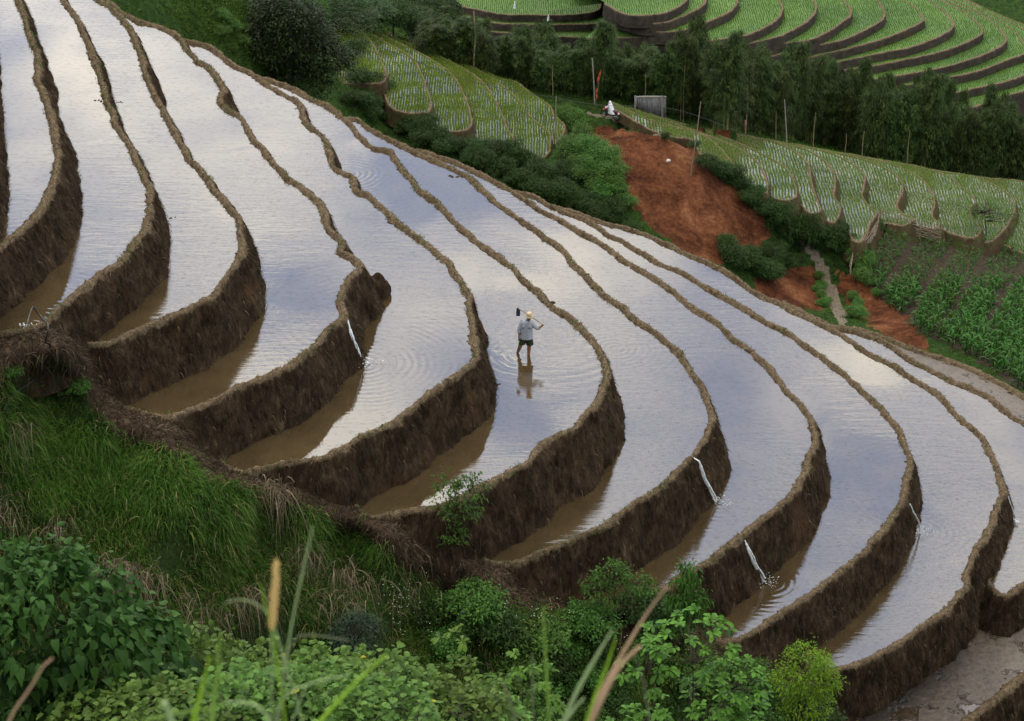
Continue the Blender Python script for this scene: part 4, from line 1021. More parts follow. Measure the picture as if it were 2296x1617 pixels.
# ---------------------------------------------------------------- leafy plants
LEAF = {  # outline (along, across, lift) of half-leaves, tip last
    'lance': ([0.0, 0.25, 0.6, 1.0], [0.04, 0.5, 0.42, 0.0]),
    'heart': ([0.0, 0.15, 0.5, 0.8, 1.0], [0.25, 0.52, 0.42, 0.16, 0.0]),
    'lobed': ([0.0, 0.12, 0.3, 0.45, 0.6, 0.8, 1.0], [0.2, 0.5, 0.34, 0.5, 0.28, 0.26, 0.0]),
    'spoon': ([0.0, 0.35, 0.7, 0.9, 1.0], [0.05, 0.3, 0.5, 0.35, 0.0]),
    'thin': ([0.0, 0.35, 1.0], [0.1, 0.5, 0.0]),
}
def leaves(P, D, size, shape, wfac, seed, droop=0.35, fold=0.25, tint=None):
    """leaf blades: base P, direction D, returns V, F4, F3, tint"""
    r = np.random.default_rng(seed)
    n = len(P)
    D = D / (np.linalg.norm(D, axis=1)[:, None] + 1e-9)
    upv = np.tile([0, 0, 1.0], (n, 1)) + r.normal(0, 0.35, (n, 3))
    S_ = np.cross(D, upv); S_ /= np.linalg.norm(S_, axis=1)[:, None] + 1e-9
    U = np.cross(S_, D)
    al, wd = LEAF[shape]
    rows = []
    for a, w in zip(al, wd):
        c = P + D * (size * a)[:, None]
        c = c + np.array([0, 0, -1.0]) * (size * droop * a * a)[:, None]
        if a == 1.0: rows += [c]
        else:
            o = S_ * (size * wfac * w)[:, None]; lift = U * (size * wfac * w * fold)[:, None]
            rows += [c - o + lift, c, c + o + lift]
    V = np.stack(rows, 1); m = V.shape[1]; k = len(al) - 1
    i0 = (np.arange(n) * m)[:, None]
    F4 = []
    for j in range(k - 1):
        b = 3 * j
        F4 += [i0 + np.array([[b, b + 1, b + 4, b + 3]]), i0 + np.array([[b + 1, b + 2, b + 5, b + 4]])]
    b = 3 * (k - 1)
    F3 = [i0 + np.array([[b, b + 1, b + 3]]), i0 + np.array([[b + 1, b + 2, b + 3]])]
    if tint is None: tint = r.random(n)
    return V.reshape(-1, 3), np.concatenate(F4), np.concatenate(F3), np.repeat(np.clip(tint, 0, 1), m)
M_BARK = simple('bark', (0.045, 0.035, 0.026), 0.9, scale=12, bump=0.5)
M_TWIG = simple('grey_twig', (0.12, 0.105, 0.09), 0.9, scale=12)
M_LDARK = leafmat('dark_leaf', (0.004, 0.011, 0.003), (0.022, 0.042, 0.008), 0.2, 0.45)
M_LBROAD = leafmat('broad_leaf', (0.012, 0.036, 0.007), (0.044, 0.105, 0.020), 0.3, 0.55)
M_LLOBE = leafmat('lobed_leaf', (0.035, 0.075, 0.014), (0.105, 0.185, 0.035), 0.3, 0.5, accent=(0.32, 0.28, 0.03))
M_LSPOON = leafmat('whorled_leaf', (0.022, 0.055, 0.009), (0.095, 0.19, 0.024), 0.3, 0.45)
M_LYEL = leafmat('yellow_green_leaf', (0.035, 0.085, 0.008), (0.17, 0.26, 0.016), 0.35, 0.5)
M_LMID = leafmat('mid_leaf', (0.014, 0.036, 0.007), (0.060, 0.125, 0.018), 0.3, 0.5)
M_LBUSH = leafmat('ravine_leaf', (0.008, 0.020, 0.006), (0.038, 0.078, 0.015), 0.3, 0.5)
M_LBUSHG = leafmat('fresh_ravine_leaf', (0.022, 0.062, 0.012), (0.085, 0.175, 0.032), 0.3, 0.5)
M_LBLUE = leafmat('bluish_leaf', (0.008, 0.018, 0.010), (0.035, 0.058, 0.034), 0.2, 0.6)
M_BAM = leafmat('bamboo_leaf', (0.006, 0.016, 0.005), (0.075, 0.118, 0.028), 0.3, 0.5)
M_CULM = simple('bamboo_culm', (0.15, 0.15, 0.05), 0.5, scale=3)
M_MAIZE = leafmat('maize_leaf', (0.012, 0.045, 0.007), (0.050, 0.135, 0.022), 0.3, 0.4)

def crown_clusters(rnd, lobes, n, shell=0.5):
    """cluster centres and outward directions on a handful of lobes (centre, radii); the inside stays hollow"""
    w = np.array([l[1][0] * l[1][2] for l in lobes]); w = w / w.sum()
    k = rnd.choice(len(lobes), n, p=w)
    C = np.array([l[0] for l in lobes], float)[k]; R = np.array([l[1] for l in lobes], float)[k]
    d = rnd.normal(0, 1, (n, 3)); d[:, 2] = np.abs(d[:, 2]) * 0.9 - 0.35 * rnd.random(n); d /= np.linalg.norm(d, axis=1)[:, None]
    rad = shell + (1 - shell) * rnd.random(n) ** 0.5
    return C + d * R * rad[:, None], d
def shrub(name, mat_leaf, lobes, clusters, per, size, shape='lance', wfac=0.45, seed=0, bark=None, trunk_r=0.05, droop=0.4, spread=0.7, whorl=False, stems=3, csize=0.25, base=(0, 0, 0), stemjit=0.15, shell=0.5, down=0.0):
    """a woody plant: stems and limbs reach the leaf clusters; leaves radiate from each cluster"""
    rnd = np.random.default_rng(seed)
    root = empty(name)
    C, d = crown_clusters(rnd, lobes, clusters, shell)
    mb = MB()
    cen = np.mean([l[0] for l in lobes], axis=0)
    hub = np.array([cen[0] * 0.4, cen[1] * 0.4, max(0.15, min(l[0][2] - l[1][2] * 0.75 for l in lobes))])
    forks = []
    for i in range(stems):
        a = 2 * pi * i / stems + rnd.random()
        l = lobes[i % len(lobes)]
        e = np.array(l[0]) + rnd.normal(0, 0.2, 3) * np.array(l[1])
        b0 = np.array(base) + np.array([cos(a), sin(a), 0]) * trunk_r * (1.2 if stems > 1 else 0)
        m1 = hub * 0.6 + b0 * 0.4 + rnd.normal(0, stemjit, 3) * [1, 1, 0.2]
        m2 = (hub + e) / 2 + rnd.normal(0, stemjit, 3)
        tt = np.linspace(0, 1, 9)[:, None]
        pts = (1 - tt) ** 3 * (b0 - [0, 0, 0.3]) + 3 * (1 - tt) ** 2 * tt * m1 + 3 * (1 - tt) * tt ** 2 * m2 + tt ** 3 * e
        mb.tube(pts, np.linspace(trunk_r, trunk_r * 0.25, 9), 6)
        forks.append(pts[3:])
    fk = np.vstack(forks)
    for i in range(0, clusters, max(1, clusters // 90)):
        j = ((fk - C[i]) ** 2).sum(1).argmin()
        mid = (fk[j] + C[i]) / 2 + rnd.normal(0, 0.06, 3) * np.linalg.norm(C[i] - fk[j])
        mb.tube([fk[j], mid, C[i]], [trunk_r * 0.28, trunk_r * 0.18, trunk_r * 0.08], 4, False)
    mb.build('stems' if stems > 1 else 'trunk', bark or M_BARK, root)
    P = np.repeat(C, per, axis=0); Dd = np.repeat(d, per, axis=0)
    n = len(P)
    if whorl:
        a = np.tile(np.arange(per) * 2 * pi / per, clusters) + np.repeat(rnd.random(clusters) * 6, per)
        D_ = np.c_[np.cos(a), np.sin(a), np.full(n, 0.25)] + 0.55 * Dd + rnd.normal(0, 0.18, (n, 3))
        P = P + rnd.normal(0, csize * 0.15, (n, 3))
    else:
        P = P + rnd.normal(0, csize, (n, 3)) * [1, 1, 0.7]
        D_ = Dd * 0.8 + rnd.normal(0, spread, (n, 3)) + [0, 0, -down]
    sz = size * rnd.uniform(0.6, 1.25, n)
    hgt = (P[:, 2] - P[:, 2].min()) / (np.ptp(P[:, 2]) + 1e-6)
    ti = np.repeat(rnd.random(clusters), per) * 0.45 + rnd.random(n) * 0.5
    ti = np.where(rnd.random(n) < 0.012, 1.0, np.clip(ti, 0, 0.93))
    V, F4, F3, tt = leaves(P, D_, sz, shape, wfac, seed + 1, droop, tint=ti)
    mesh_np('foliage', V, [F4, F3], mat_leaf, root, False, {'tint': tt})
    return root
def lobes_round(rnd, w, h, n, z0=0.35, flat=0.8):
    out = [((0, 0, h * 0.58), (w * 0.40, w * 0.40, h * 0.40))]
    for i in range(n):
        a = 2 * pi * i / n + rnd.random()
        q = rnd.uniform(0.45, 0.95) * w * 0.36
        zz = h * rnd.uniform(z0, 0.75)
        s = w * rnd.uniform(0.18, 0.30)
        out.append(((cos(a) * q, sin(a) * q, zz), (s, s, min(s * flat, h - zz))))
    return out
def place(o, loc, rz=None, sc=1.0, scz=None):
    o.location = loc
    o.rotation_euler = (0, 0, random.uniform(0, 6.28) if rz is None else rz)
    o.scale = (sc, sc, scz or sc)
    return o
def t3(x, y): return T(3, [(x, y)])[0]
def t2(x, y): return T(2, [(x, y)])[0]
ORD = ['first', 'second', 'third', 'fourth', 'fifth', 'sixth', 'seventh', 'eighth', 'ninth', 'tenth', 'eleventh', 'twelfth', 'thirteenth', 'fourteenth', 'fifteenth', 'sixteenth', 'seventeenth', 'eighteenth', 'nineteenth', 'twentieth',
       'twenty-first', 'twenty-second', 'twenty-third', 'twenty-fourth', 'twenty-fifth', 'twenty-sixth', 'twenty-seventh', 'twenty-eighth', 'twenty-ninth', 'thirtieth', 'thirty-first', 'thirty-second', 'thirty-third', 'thirty-fourth', 'thirty-fifth', 'thirty-sixth', 'thirty-seventh', 'thirty-eighth', 'thirty-ninth', 'fortieth']

# bamboo plumes: a bunch of culms, leaf sprays drooping in tiers
def bamboo(seed, H=11.0):
    rnd = np.random.default_rng(seed)
    root = empty('bamboo')
    mb = MB(); CP_, CD_ = [], []
    nc = 4
    for i in range(nc):
        a = rnd.random() * 6.28; q = rnd.uniform(0.1, 0.4)
        b0 = np.array([cos(a) * q, sin(a) * q, -0.8]); lean = rnd.uniform(0.3, 1.3); h = H * rnd.uniform(0.62, 1.0)
        t = np.linspace(0, 1, 12)
        pts = np.c_[b0[0] + cos(a) * lean * t ** 2.6, b0[1] + sin(a) * lean * t ** 2.6, b0[2] + h * (t - 0.07 * t ** 5)]
        mb.tube(pts, np.linspace(0.045, 0.010, 12), 5)
        for s in np.r_[np.linspace(0.16, 0.34, 3), np.linspace(0.36, 1.0, 31)]:
            p = np.array([np.interp(s, t, pts[:, c]) for c in range(3)])
            reach = (1.0 * sin(pi * min(1, s * 0.9 + 0.08)) + 0.25) * rnd.uniform(0.5, 1.15)
            for _ in range(3):
                b = rnd.random() * 6.28
                e = p + np.array([cos(b) * reach, sin(b) * reach, rnd.uniform(-0.35, 0.3)])
                for u in (0.45, 0.75, 1.0):
                    CP_.append(p + (e - p) * u + [0, 0, 0.25 * sin(pi * u) - 0.1 * u]); CD_.append([cos(b), sin(b), -0.2])
    mb.build('culms', M_CULM, root)
    C = np.array(CP_); D = np.array(CD_); per = 15
    P = np.repeat(C, per, axis=0); n = len(P); P = P + rnd.normal(0, 0.14, (n, 3))
    D_ = np.repeat(D, per, axis=0) * 0.7 + rnd.normal(0, 0.55, (n, 3)) + [0, 0, -0.35]
    ti = np.repeat(rnd.random(len(C)) ** 1.6, per) * 0.75 + rnd.random(n) * 0.2
    V, F4, F3, tt = leaves(P, D_, rnd.uniform(0.16, 0.34, n), 'thin', 0.16, seed, 0.5, tint=ti)
    mesh_np('foliage', V, [F4, F3], M_BAM, root, False, {'tint': tt})
    return root
protos = [bamboo(s) for s in (101, 102, 103, 104)]
def vspec(base_xy, dist_Y):
    return onY([base_xy], dist_Y)[0]
# top of each plume in the picture (x, y), its foot row in the picture, and its distance
front = [(955, 38, 108, 150), (995, 34, 122, 150), (1035, 40, 138, 150), (1078, 62, 158, 150), (1115, 95, 178, 150), (1150, 60, 195, 152), (1185, 70, 205, 152), (1225, 95, 215, 151), (1262, 85, 215, 152), (1300, 80, 222, 153), (1335, 60, 232, 153), (1370, 90, 228, 151), (1408, 105, 236, 152), (1445, 95, 238, 152), (1482, 110, 262, 152),
         (1512, 80, 270, 152), (1548, 75, 278, 152), (1590, 95, 288, 152), (1628, 100, 296, 153), (1668, 80, 300, 153), (1705, 115, 308, 153), (1742, 130, 315, 153), (1775, 125, 320, 153), (1812, 110, 326, 153), (1850, 130, 334, 154),
         (1888, 160, 342, 154), (1925, 150, 350, 154), (1960, 175, 356, 154), (1995, 190, 362, 154), (2030, 200, 370, 154), (2068, 195, 378, 154), (2105, 215, 386, 155), (2145, 230, 394, 155), (2185, 235, 398, 155), (2225, 240, 402, 155), (2262, 260, 405, 155), (2298, 275, 405, 155)]
back = [(945, 35, 110, 158), (985, 30, 125, 158), (1030, 25, 150, 158), (1075, 45, 170, 160), (1165, 35, 190, 162), (1240, 48, 210, 162), (1350, 28, 230, 163), (1430, 62, 240, 162), (1530, 78, 270, 163), (1570, 62, 285, 163), (1640, 62, 295, 164), (1690, 72, 300, 164), (1730, 95, 310, 164), (1785, 95, 320, 164),
        (1862, 98, 332, 164), (1905, 118, 340, 165), (1950, 138, 350, 165), (1990, 148, 358, 165), (2050, 120, 372, 166), (2090, 148, 380, 166), (2130, 185, 390, 166), (2200, 205, 400, 166), (2250, 215, 405, 166)]
ncp = 0
middle = [(a + 17, b + 12, c + 6, d + 3) for a, b, c, d in front[::1]][:36]
for row, lst in (('front', front), ('middle', middle), ('back', back)):
    for i, (tx, ty, by, Y) in enumerate(lst):
        b_ = onY([(tx, by + 14)], Y)[0]
        if row != 'back':
            lc, _ = hit(tx, by - 4, BV_M)
            if lc is not None and 125 < lc.y < 160: b_ = np.array(lc); Y = lc.y + (0.8 if row == 'front' else 3.6); b_[2] -= 0 if row == 'front' else 1.0; b_[0] *= Y / lc.y; b_[1] = Y
        t_ = onY([(tx, ty)], Y)[0]
        h = t_[2] - b_[2]
        if ncp < 4: o = protos[ncp]
        else: o = copy_tree(protos[ncp % 4])
        ncp += 1
        place(o, (b_[0], b_[1], b_[2]), None, 0.78 + 0.2 * random.random(), h / 9.3 * random.uniform(0.93, 1.12))
        tag(o, '%s bamboo plume from the left, %s row of the dark belt' % (ORD[i], row), 'bamboo', 'bamboo plumes of the dark belt')
# ---------------------------------------------------------------- big tree and trees at the edge of the belt
rnd = np.random.default_rng(5)
def mk(loc, o, label, cat, group=None, rz=None, sc=1.0, scz=None):
    place(o, loc, rz, sc, scz); tag(o, label, cat, group); return o
big = shrub('broadleaf_tree', M_LDARK, [((0, 0, 4.6), (2.7, 2.7, 3.0)), ((-1.9, 0, 3.2), (1.7, 1.7, 1.8)), ((1.7, 0.3, 3.2), (1.8, 1.7, 2.0)), ((0.4, -0.8, 6.3), (1.7, 1.6, 1.7)), ((-0.7, 0, 7.0), (1.2, 1.2, 1.2)), ((0.2, -1.2, 2.2), (2.3, 1.8, 1.5))],
            1500, 16, 0.20, 'lance', 0.42, 50, trunk_r=0.22, stems=1, csize=0.24, shell=0.45)
q = onY([(655, 262)], 104)[0]; g_ = drop(q[0], q[1], BV_M)
b_ = onY([(655, 250)], 104)[0]
place(big, (b_[0], b_[1], b_[2]), 0.0, 1.0, (onY([(655, -25)], 104)[0][2] - b_[2]) / 8.2)
tag(big, 'large dark rounded tree standing behind the upper terrace dikes', 'tree')
t1 = shrub('broadleaf_tree', M_LBUSH, lobes_round(np.random.default_rng(1), 6, 7, 5), 420, 14, 0.24, 'lance', 0.4, 51, trunk_r=0.14, stems=1, csize=0.28)
tl = [(775, -25, 60, 150), (830, -5, 75, 152), (880, -20, 95, 154), (925, 5, 100, 156), (790, 20, 62, 148), (985, -30, 90, 166)]
for i, (x, ty, by, Y) in enumerate(tl):
    o = t1 if i == 0 else copy_tree(t1)
    b_ = onY([(x, by)], Y)[0]; h = onY([(x, ty)], Y)[0][2] - b_[2]
    mk(b_, o, '%s small dark tree from the left, at the upper left end of the bamboo belt' % ORD[i], 'tree', 'trees at the upper left end of the belt', sc=0.75 + 0.2 * random.random(), scz=h / 7.2)

# ---------------------------------------------------------------- ravine bushes
bush_dark = [shrub('bush', M_LBUSH, lobes_round(np.random.default_rng(60 + i), 2.6, 2.2, 4 + i), 240, 14, 0.15, 'lance', 0.42, 60 + i, trunk_r=0.04, stems=4, csize=0.15) for i in range(3)]
bush_green = [shrub('bush', M_LBUSHG, lobes_round(np.random.default_rng(70 + i), 2.4, 1.7, 4 + i), 220, 14, 0.13, 'lance', 0.45, 70 + i, trunk_r=0.03, stems=4, csize=0.15) for i in range(2)]
used = {}
def put_bush(protos_, x, y, sc, label, group, tree=None, scz=None):
    loc, _ = hit(x, y, tree or BV_M)
    if loc is None: return None
    p = protos_[random.randrange(len(protos_))]
    o = p if p.name not in used else copy_tree(p)
    used[p.name] = 1
    return mk((loc.x, loc.y, loc.z - 0.12 * sc), o, label, 'bush', group, sc=sc, scz=scz)
def scatter(poly, n, mind, seed):
    r = np.random.default_rng(seed); poly = np.array(poly, float); out = []
    lo, hi = poly.min(0), poly.max(0)
    for _ in range(6000):
        p = r.uniform(lo, hi)
        if inpoly(p[None], poly)[0] and all(np.hypot(*(p - o)) > mind for o in out): out.append(p)
        if len(out) >= n: break
    return sorted(out, key=lambda p: p[0])
Z1 = [(770, 215), (800, 205), (860, 205), (940, 268), (1050, 318), (1150, 345), (1240, 365), (1270, 400), (1330, 440), (1410, 480), (1455, 525), (1400, 512), (1250, 450), (1100, 385), (950, 320), (830, 272)]
Z1 = [(x, y + 15) for x, y in Z1]
for zn, poly, n, md, pr, scl, lab, grp in (
    ('a', Z1, 62, 15, bush_dark, (0.4, 0.78), '%s bush from the left in the dark ravine thicket behind the terraces', 'bushes of the dark ravine thicket'),
    ('b', [(1262, 262), (1300, 285), (1335, 330), (1365, 380), (1385, 430), (1410, 470), (1350, 450), (1290, 400), (1265, 350)], 30, 13, bush_green, (0.6, 1.0), '%s fresh green bush from the left on the strip beside the red landslide', 'fresh green bushes beside the red landslide'),
    ('c', [(1560, 350), (1620, 385), (1700, 430), (1790, 470), (1880, 510), (1905, 570), (1850, 575), (1800, 540), (1720, 500), (1650, 430), (1580, 390)], 34, 17, bush_dark, (0.4, 0.8), '%s bush from the left in the hedge below the pale paddies', 'bushes of the hedge below the pale paddies'),
    ('d', [(1600, 560), (1640, 540), (1680, 570), (1760, 560), (1790, 600), (1740, 640), (1660, 625)], 15, 16, bush_dark, (0.45, 0.8), '%s bush from the left at the foot of the red landslide', 'bushes at the foot of the red landslide'),
    ('e', [(1905, 560), (1940, 555), (1950, 640), (1990, 690), (1945, 650), (1915, 620)], 9, 13, bush_green, (0.4, 0.7), '%s low bush from the left between red path and maize', 'low bushes between path and maize'),
    ('f', [(1905, 660), (1930, 680), (1935, 720), (1905, 712)], 5, 9, bush_green, (0.4, 0.6), '%s low bush from the left beside the lower end of the footpath', 'low bushes at the lower end of the footpath'),
    ('g', [(1822, 610), (1840, 620), (1865, 690), (1850, 700), (1830, 650)], 6, 9, bush_green, (0.35, 0.5), '%s low bush from the left along the left edge of the footpath', 'low bushes along the left edge of the footpath'),
    ('h', [(430, 40), (540, 20), (560, 90), (520, 120), (470, 60)], 6, 18, bush_green, (0.25, 0.45), '%s low bush from the left on the grassy slope at the upper left', 'low bushes on the upper left slope'),
    ('i', [(1405, 258), (1440, 272), (1500, 297), (1550, 312), (1575, 350), (1545, 325), (1470, 302)], 13, 9, bush_dark, (0.3, 0.5), '%s small bush from the left behind the motorbike track', 'small bushes behind the motorbike track'),
    ('j', [(780, 110), (800, 160), (900, 230), (960, 270), (900, 250), (800, 200)], 12, 14, bush_dark, (0.5, 0.9), '%s bush from the left below the leftmost spur paddies', 'bushes below the leftmost spur paddies')):
    for i, p in enumerate(scatter(poly, n, md, sum(map(ord, zn)) + n)):
        nmb = ORD[i] if i < len(ORD) else ORD[i - len(ORD)] + ' but ' + ORD[len(ORD) - 1]
        if i < len(ORD): lb = lab % ORD[i]
        else: lb = (lab % ORD[max(0, n - 1 - i)]).replace('from the left', 'from the right')
        put_bush(pr, p[0], p[1], random.uniform(*scl), lb, grp)

# weeds on the valley ground
vi = VM; FMq = FM
cM = vi[FMq].mean(1); pcm = proj(cM)
gw = (1 - red[FMq].mean(1)) * (1 - pth[FMq].mean(1)) * (1 - 0.9 * tilled[FMq].mean(1))
vis = (pcm[:, 0] > -20) & (pcm[:, 0] < 2320) & (pcm[:, 1] > -20) & (pcm[:, 1] < 1000) & ~inpoly(pcm, LVIS) & ~inpoly(pcm, RVIS) & (cM[:, 1] < 165)
Pm_, Nm_, _ = sample_surface(vi, FMq, np.where(vis, gw, 0) * (0.5 + np.clip(fbm(cM, 0.3, 3, 9), -0.3, 1)), 26000, 61)
Nm_ = up(Nm_); P1, N1 = clumped(Pm_, Nm_, 9, 0.2, 62); n = len(P1); r = np.random.default_rng(63)
tb = np.repeat(np.clip(0.5 + 0.6 * fbm(Pm_, 0.35, 3, 64), 0, 0.9), 9) + r.normal(0, 0.12, n)
o = arcs('weeds', P1, N1 * 0.4 + [0, 0, 0.8] + r.normal(0, 0.35, (n, 3)), r.uniform(0.15, 0.5, n), r.uniform(0.02, 0.05, n), r.uniform(0.3, 1.0, n), leafmat('weed_blades', (0.012, 0.03, 0.006), (0.075, 0.155, 0.022), 0.3, accent=(0.3, 0.28, 0.2)), 3, 65, np.clip(tb, 0, 0.93))
SL = [(330, -20), (620, -20), (640, 200), (560, 170), (480, 105), (430, 78), (380, 30)]
ws = np.where(inpoly(pcm, SL), 1.0, 0.0) + 1e-9
Ps, Ns, _ = sample_surface(vi, FMq, ws * (0.4 + np.clip(fbm(cM, 0.35, 3, 19), -0.3, 1)), 5000, 161)
P2, N2 = clumped(Ps, up(Ns), 14, 0.18, 162); n2 = len(P2)
o2 = arcs('slope_grass', P2, N2 * 0.4 + [0, 0, 0.8] + r.normal(0, 0.3, (n2, 3)), r.uniform(0.2, 0.55, n2), r.uniform(0.02, 0.045, n2), r.uniform(0.4, 1.1, n2), M_GRASS_Y, 3, 165)
tag(o2, 'fresh green grass on the slope at the upper left beside the dark tree', 'grass', kind='stuff')
tag(o, 'rough green weeds covering the ravine and the slopes behind the terraces', 'weeds', kind='stuff')

# ---------------------------------------------------------------- maize
def maize(seed):
    r = np.random.default_rng(seed); root = empty('maize_plant')
    mb = MB(); mb.tube([(0, 0, -0.1), (0, 0, 0.35), (0.02, 0, 0.7)], [0.014, 0.012, 0.006], 5); mb.build('stalk', M_MAIZE, root)
    n = 9; a = np.arange(n) * 2.4 + r.random(); z = np.linspace(0.06, 0.62, n)
    P = np.c_[np.zeros(n), np.zeros(n), z]
    o = arcs('leaves', P, np.c_[np.cos(a), np.sin(a), np.linspace(0.9, 1.7, n)], np.full(n, 0.62), np.full(n, 0.075), np.full(n, 0.75), M_MAIZE, 6, seed)
    o.parent = root
    return root
mz = [maize(s) for s in (1, 2, 3)]
cand = []
for u0 in np.arange(1900, 2620, 14.0):
    for vstep in np.arange(-1400, 900, 9.5):
        # row coordinate u across the beds, v along them
        x = u0 * 0.85 - vstep * 0.53 * 1.0; y = u0 * 0.53 + vstep * 0.85
        x += random.gauss(0, 1.8); y += random.gauss(0, 2.2)
        if not (1915 < x < 2305 and 495 < y < 890): continue
        if not inpoly(np.array([(x, y)]), CORN)[0]: continue
        ph = ((x * 0.85 + y * 0.53) - 2035 + 39) % 78 - 39
        if abs(ph) < 10 and y < 745: continue
        cand.append((x, y))
cand.sort(key=lambda p: -p[1])
beds = ['leftmost', 'second', 'third', 'fourth', 'rightmost']
k = 0; rest = []
for (x, y) in cand:
    loc, _ = hit(x, y, BV_M)
    if loc is None: continue
    if k < 290:
        o = mz[k] if k < 3 else copy_tree(mz[k % 3])
        place(o, loc, None, random.uniform(1.35, 1.9))
        tag(o, 'young maize plant with arching leaves in the beds right of the footpath', 'maize', 'maize plants in the beds right of the footpath')
        k += 1
    else: rest.append(loc)
print('maize', k, len(rest), len(cand))
if rest:
    P = np.repeat(np.array([tuple(l) for l in rest]), 9, axis=0); n = len(P); r = np.random.default_rng(70); a = r.uniform(0, 6.28, n)
    P[:, 2] += np.tile(np.linspace(0.06, 0.62, 9), len(rest))
    o = arcs('maize', P, np.c_[np.cos(a), np.sin(a), r.uniform(0.9, 1.7, n)], r.uniform(0.45, 0.7, n), np.full(n, 0.075), np.full(n, 0.75), M_MAIZE, 5, 71)
    tag(o, 'farther young maize filling the upper part of the beds by the woven fence', 'maize', kind='stuff')

# ---------------------------------------------------------------- near shrubs
def on_slope(x, Y): return drop(*onY([(x, 1600)], Y)[0][:2], BV_S)
BV_S = bvh_of(near_slope)
def near_plant(o, x, Y, ytop, label, cat='shrub', group=None, h0=1.0, sc=1.0, rz=None):
    b_ = drop(onY([(x, 1500)], Y)[0][0], Y, BV_S)
    zt = onY([(x, ytop)], Y)[0][2]
    s = (zt - b_.z) / h0
    return mk((b_.x, b_.y, b_.z), o, label, cat, group, rz=rz, sc=sc, scz=s)
# big dark heart-leaved bush, lower left
o = shrub('broad_leaved_shrub', M_LBROAD, [((0, 0, 3.0), (1.25, 1.1, 0.9)), ((-0.9, 0, 3.3), (0.9, 0.8, 0.9)), ((0.8, -0.1, 2.4), (1.0, 0.9, 0.8)), ((1.35, 0, 1.7), (0.7, 0.7, 0.6)), ((0.1, -0.6, 1.7), (1.3, 0.7, 0.7)), ((-1.0, -0.4, 1.8), (1.0, 0.8, 0.8)), ((1.0, -0.3, 1.2), (0.8, 0.6, 0.5))],
          640, 9, 0.135, 'heart', 0.85, 80, trunk_r=0.035, stems=5, droop=0.75, csize=0.12, spread=0.55, down=0.55, shell=0.62)
near_plant(o, 120, 21.5, 1232, 'big dark bush with heart-shaped drooping leaves filling the lower left corner', h0=4.1, rz=0.0)
lobp = [shrub('lobed_leaf_shrub', M_LLOBE, lobes_round(np.random.default_rng(90 + i), 2.0, 2.6, 5, 0.5, 0.7), 230, 8, 0.105, 'lobed', 0.95, 90 + i, bark=M_TWIG, trunk_r=0.03, stems=6, droop=0.45, csize=0.09, spread=0.6, shell=0.7) for i in range(3)]
lp = [(430, 22.5, 1420), (600, 23.0, 1462), (745, 23.5, 1458), (865, 23, 1485), (985, 23, 1540), (1080, 23.2, 1575), (240, 20.5, 1520), (520, 20.5, 1530), (690, 20.5, 1525), (840, 20.5, 1560), (350, 20, 1545)]
wh = ['behind', 'front']
for i, (x, Y, yt) in enumerate(lp):
    o = lobp[i] if i < 3 else copy_tree(lobp[i % 3])
    near_plant(o, x, Y, yt, '%s yellowish green shrub with lobed leaves from the left along the bottom edge' % ORD[sorted(range(len(lp)), key=lambda j: lp[j][0]).index(i)], group='lobed-leaf shrubs along the bottom edge', h0=2.55, sc=1.0 + 0.12 * random.random())
o = shrub('whorled_shrub', M_LSPOON, [((0, 0, 3.4), (0.42, 0.4, 0.3)), ((-0.35, 0, 2.75), (0.4, 0.4, 0.25)), ((0.3, -0.1, 2.5), (0.5, 0.4, 0.3)), ((0.0, 0, 2.1), (0.5, 0.4, 0.3))], 34, 9, 0.17, 'spoon', 0.42, 100, trunk_r=0.018, stems=4, whorl=True, droop=0.5, csize=0.05)
near_plant(o, 1040, 27.5, 1392, 'thin shrub with whorls of long green leaves above the lobed shrubs', h0=3.7, sc=1.0)
o = shrub('whorled_shrub', M_LSPOON, [((0, 0, 3.0), (0.5, 0.4, 0.35)), ((-0.4, 0, 2.4), (0.4, 0.4, 0.3)), ((0.5, -0.1, 2.4), (0.5, 0.4, 0.4)), ((0.1, 0, 1.7), (0.8, 0.4, 0.5))], 52, 9, 0.16, 'spoon', 0.42, 101, trunk_r=0.018, stems=4, whorl=True, droop=0.5, csize=0.05)
near_plant(o, 1185, 27.0, 1468, 'low shrub with whorled leaves at the bottom centre behind the grass blades', h0=3.3, sc=1.0)
o = shrub('whorled_shrub', M_LSPOON, [((0, 0, 3.3), (0.85, 0.7, 0.5)), ((-0.75, 0, 2.9), (0.5, 0.5, 0.4)), ((0.8, -0.1, 2.6), (0.6, 0.5, 0.5)), ((0.1, -0.3, 2.2), (0.9, 0.6, 0.6)), ((1.0, 0, 1.7), (0.6, 0.5, 0.5)), ((-0.7, -0.2, 1.6), (0.8, 0.5, 0.6)), ((0.4, -0.2, 1.0), (0.9, 0.5, 0.5))], 170, 9, 0.17, 'spoon', 0.42, 102, trunk_r=0.03, stems=5, whorl=True, droop=0.45, csize=0.07, shell=0.75)
near_plant(o, 1545, 28.0, 1378, 'large shrub with whorls of glossy leaves, right of the bottom centre', h0=3.85, sc=1.05, rz=0.0)
o = shrub('dark_bush', M_LBUSH, lobes_round(np.random.default_rng(33), 2.4, 2.4, 5), 260, 14, 0.11, 'lance', 0.35, 103, trunk_r=0.03, stems=5, csize=0.13)
near_plant(o, 1680, 30.0, 1540, 'dark bush in the bottom edge between whorled shrub and yellow-green bush', h0=2.4, sc=0.9)
def bank_plant(o, x, y, label, cat='shrub', sc=1.0, scz=None, rz=None, group=None):
    loc, _ = hit(x, y, BV_N)
    return mk((loc.x, loc.y, loc.z - 0.05), o, label, cat, group, rz=rz, sc=sc, scz=scz)
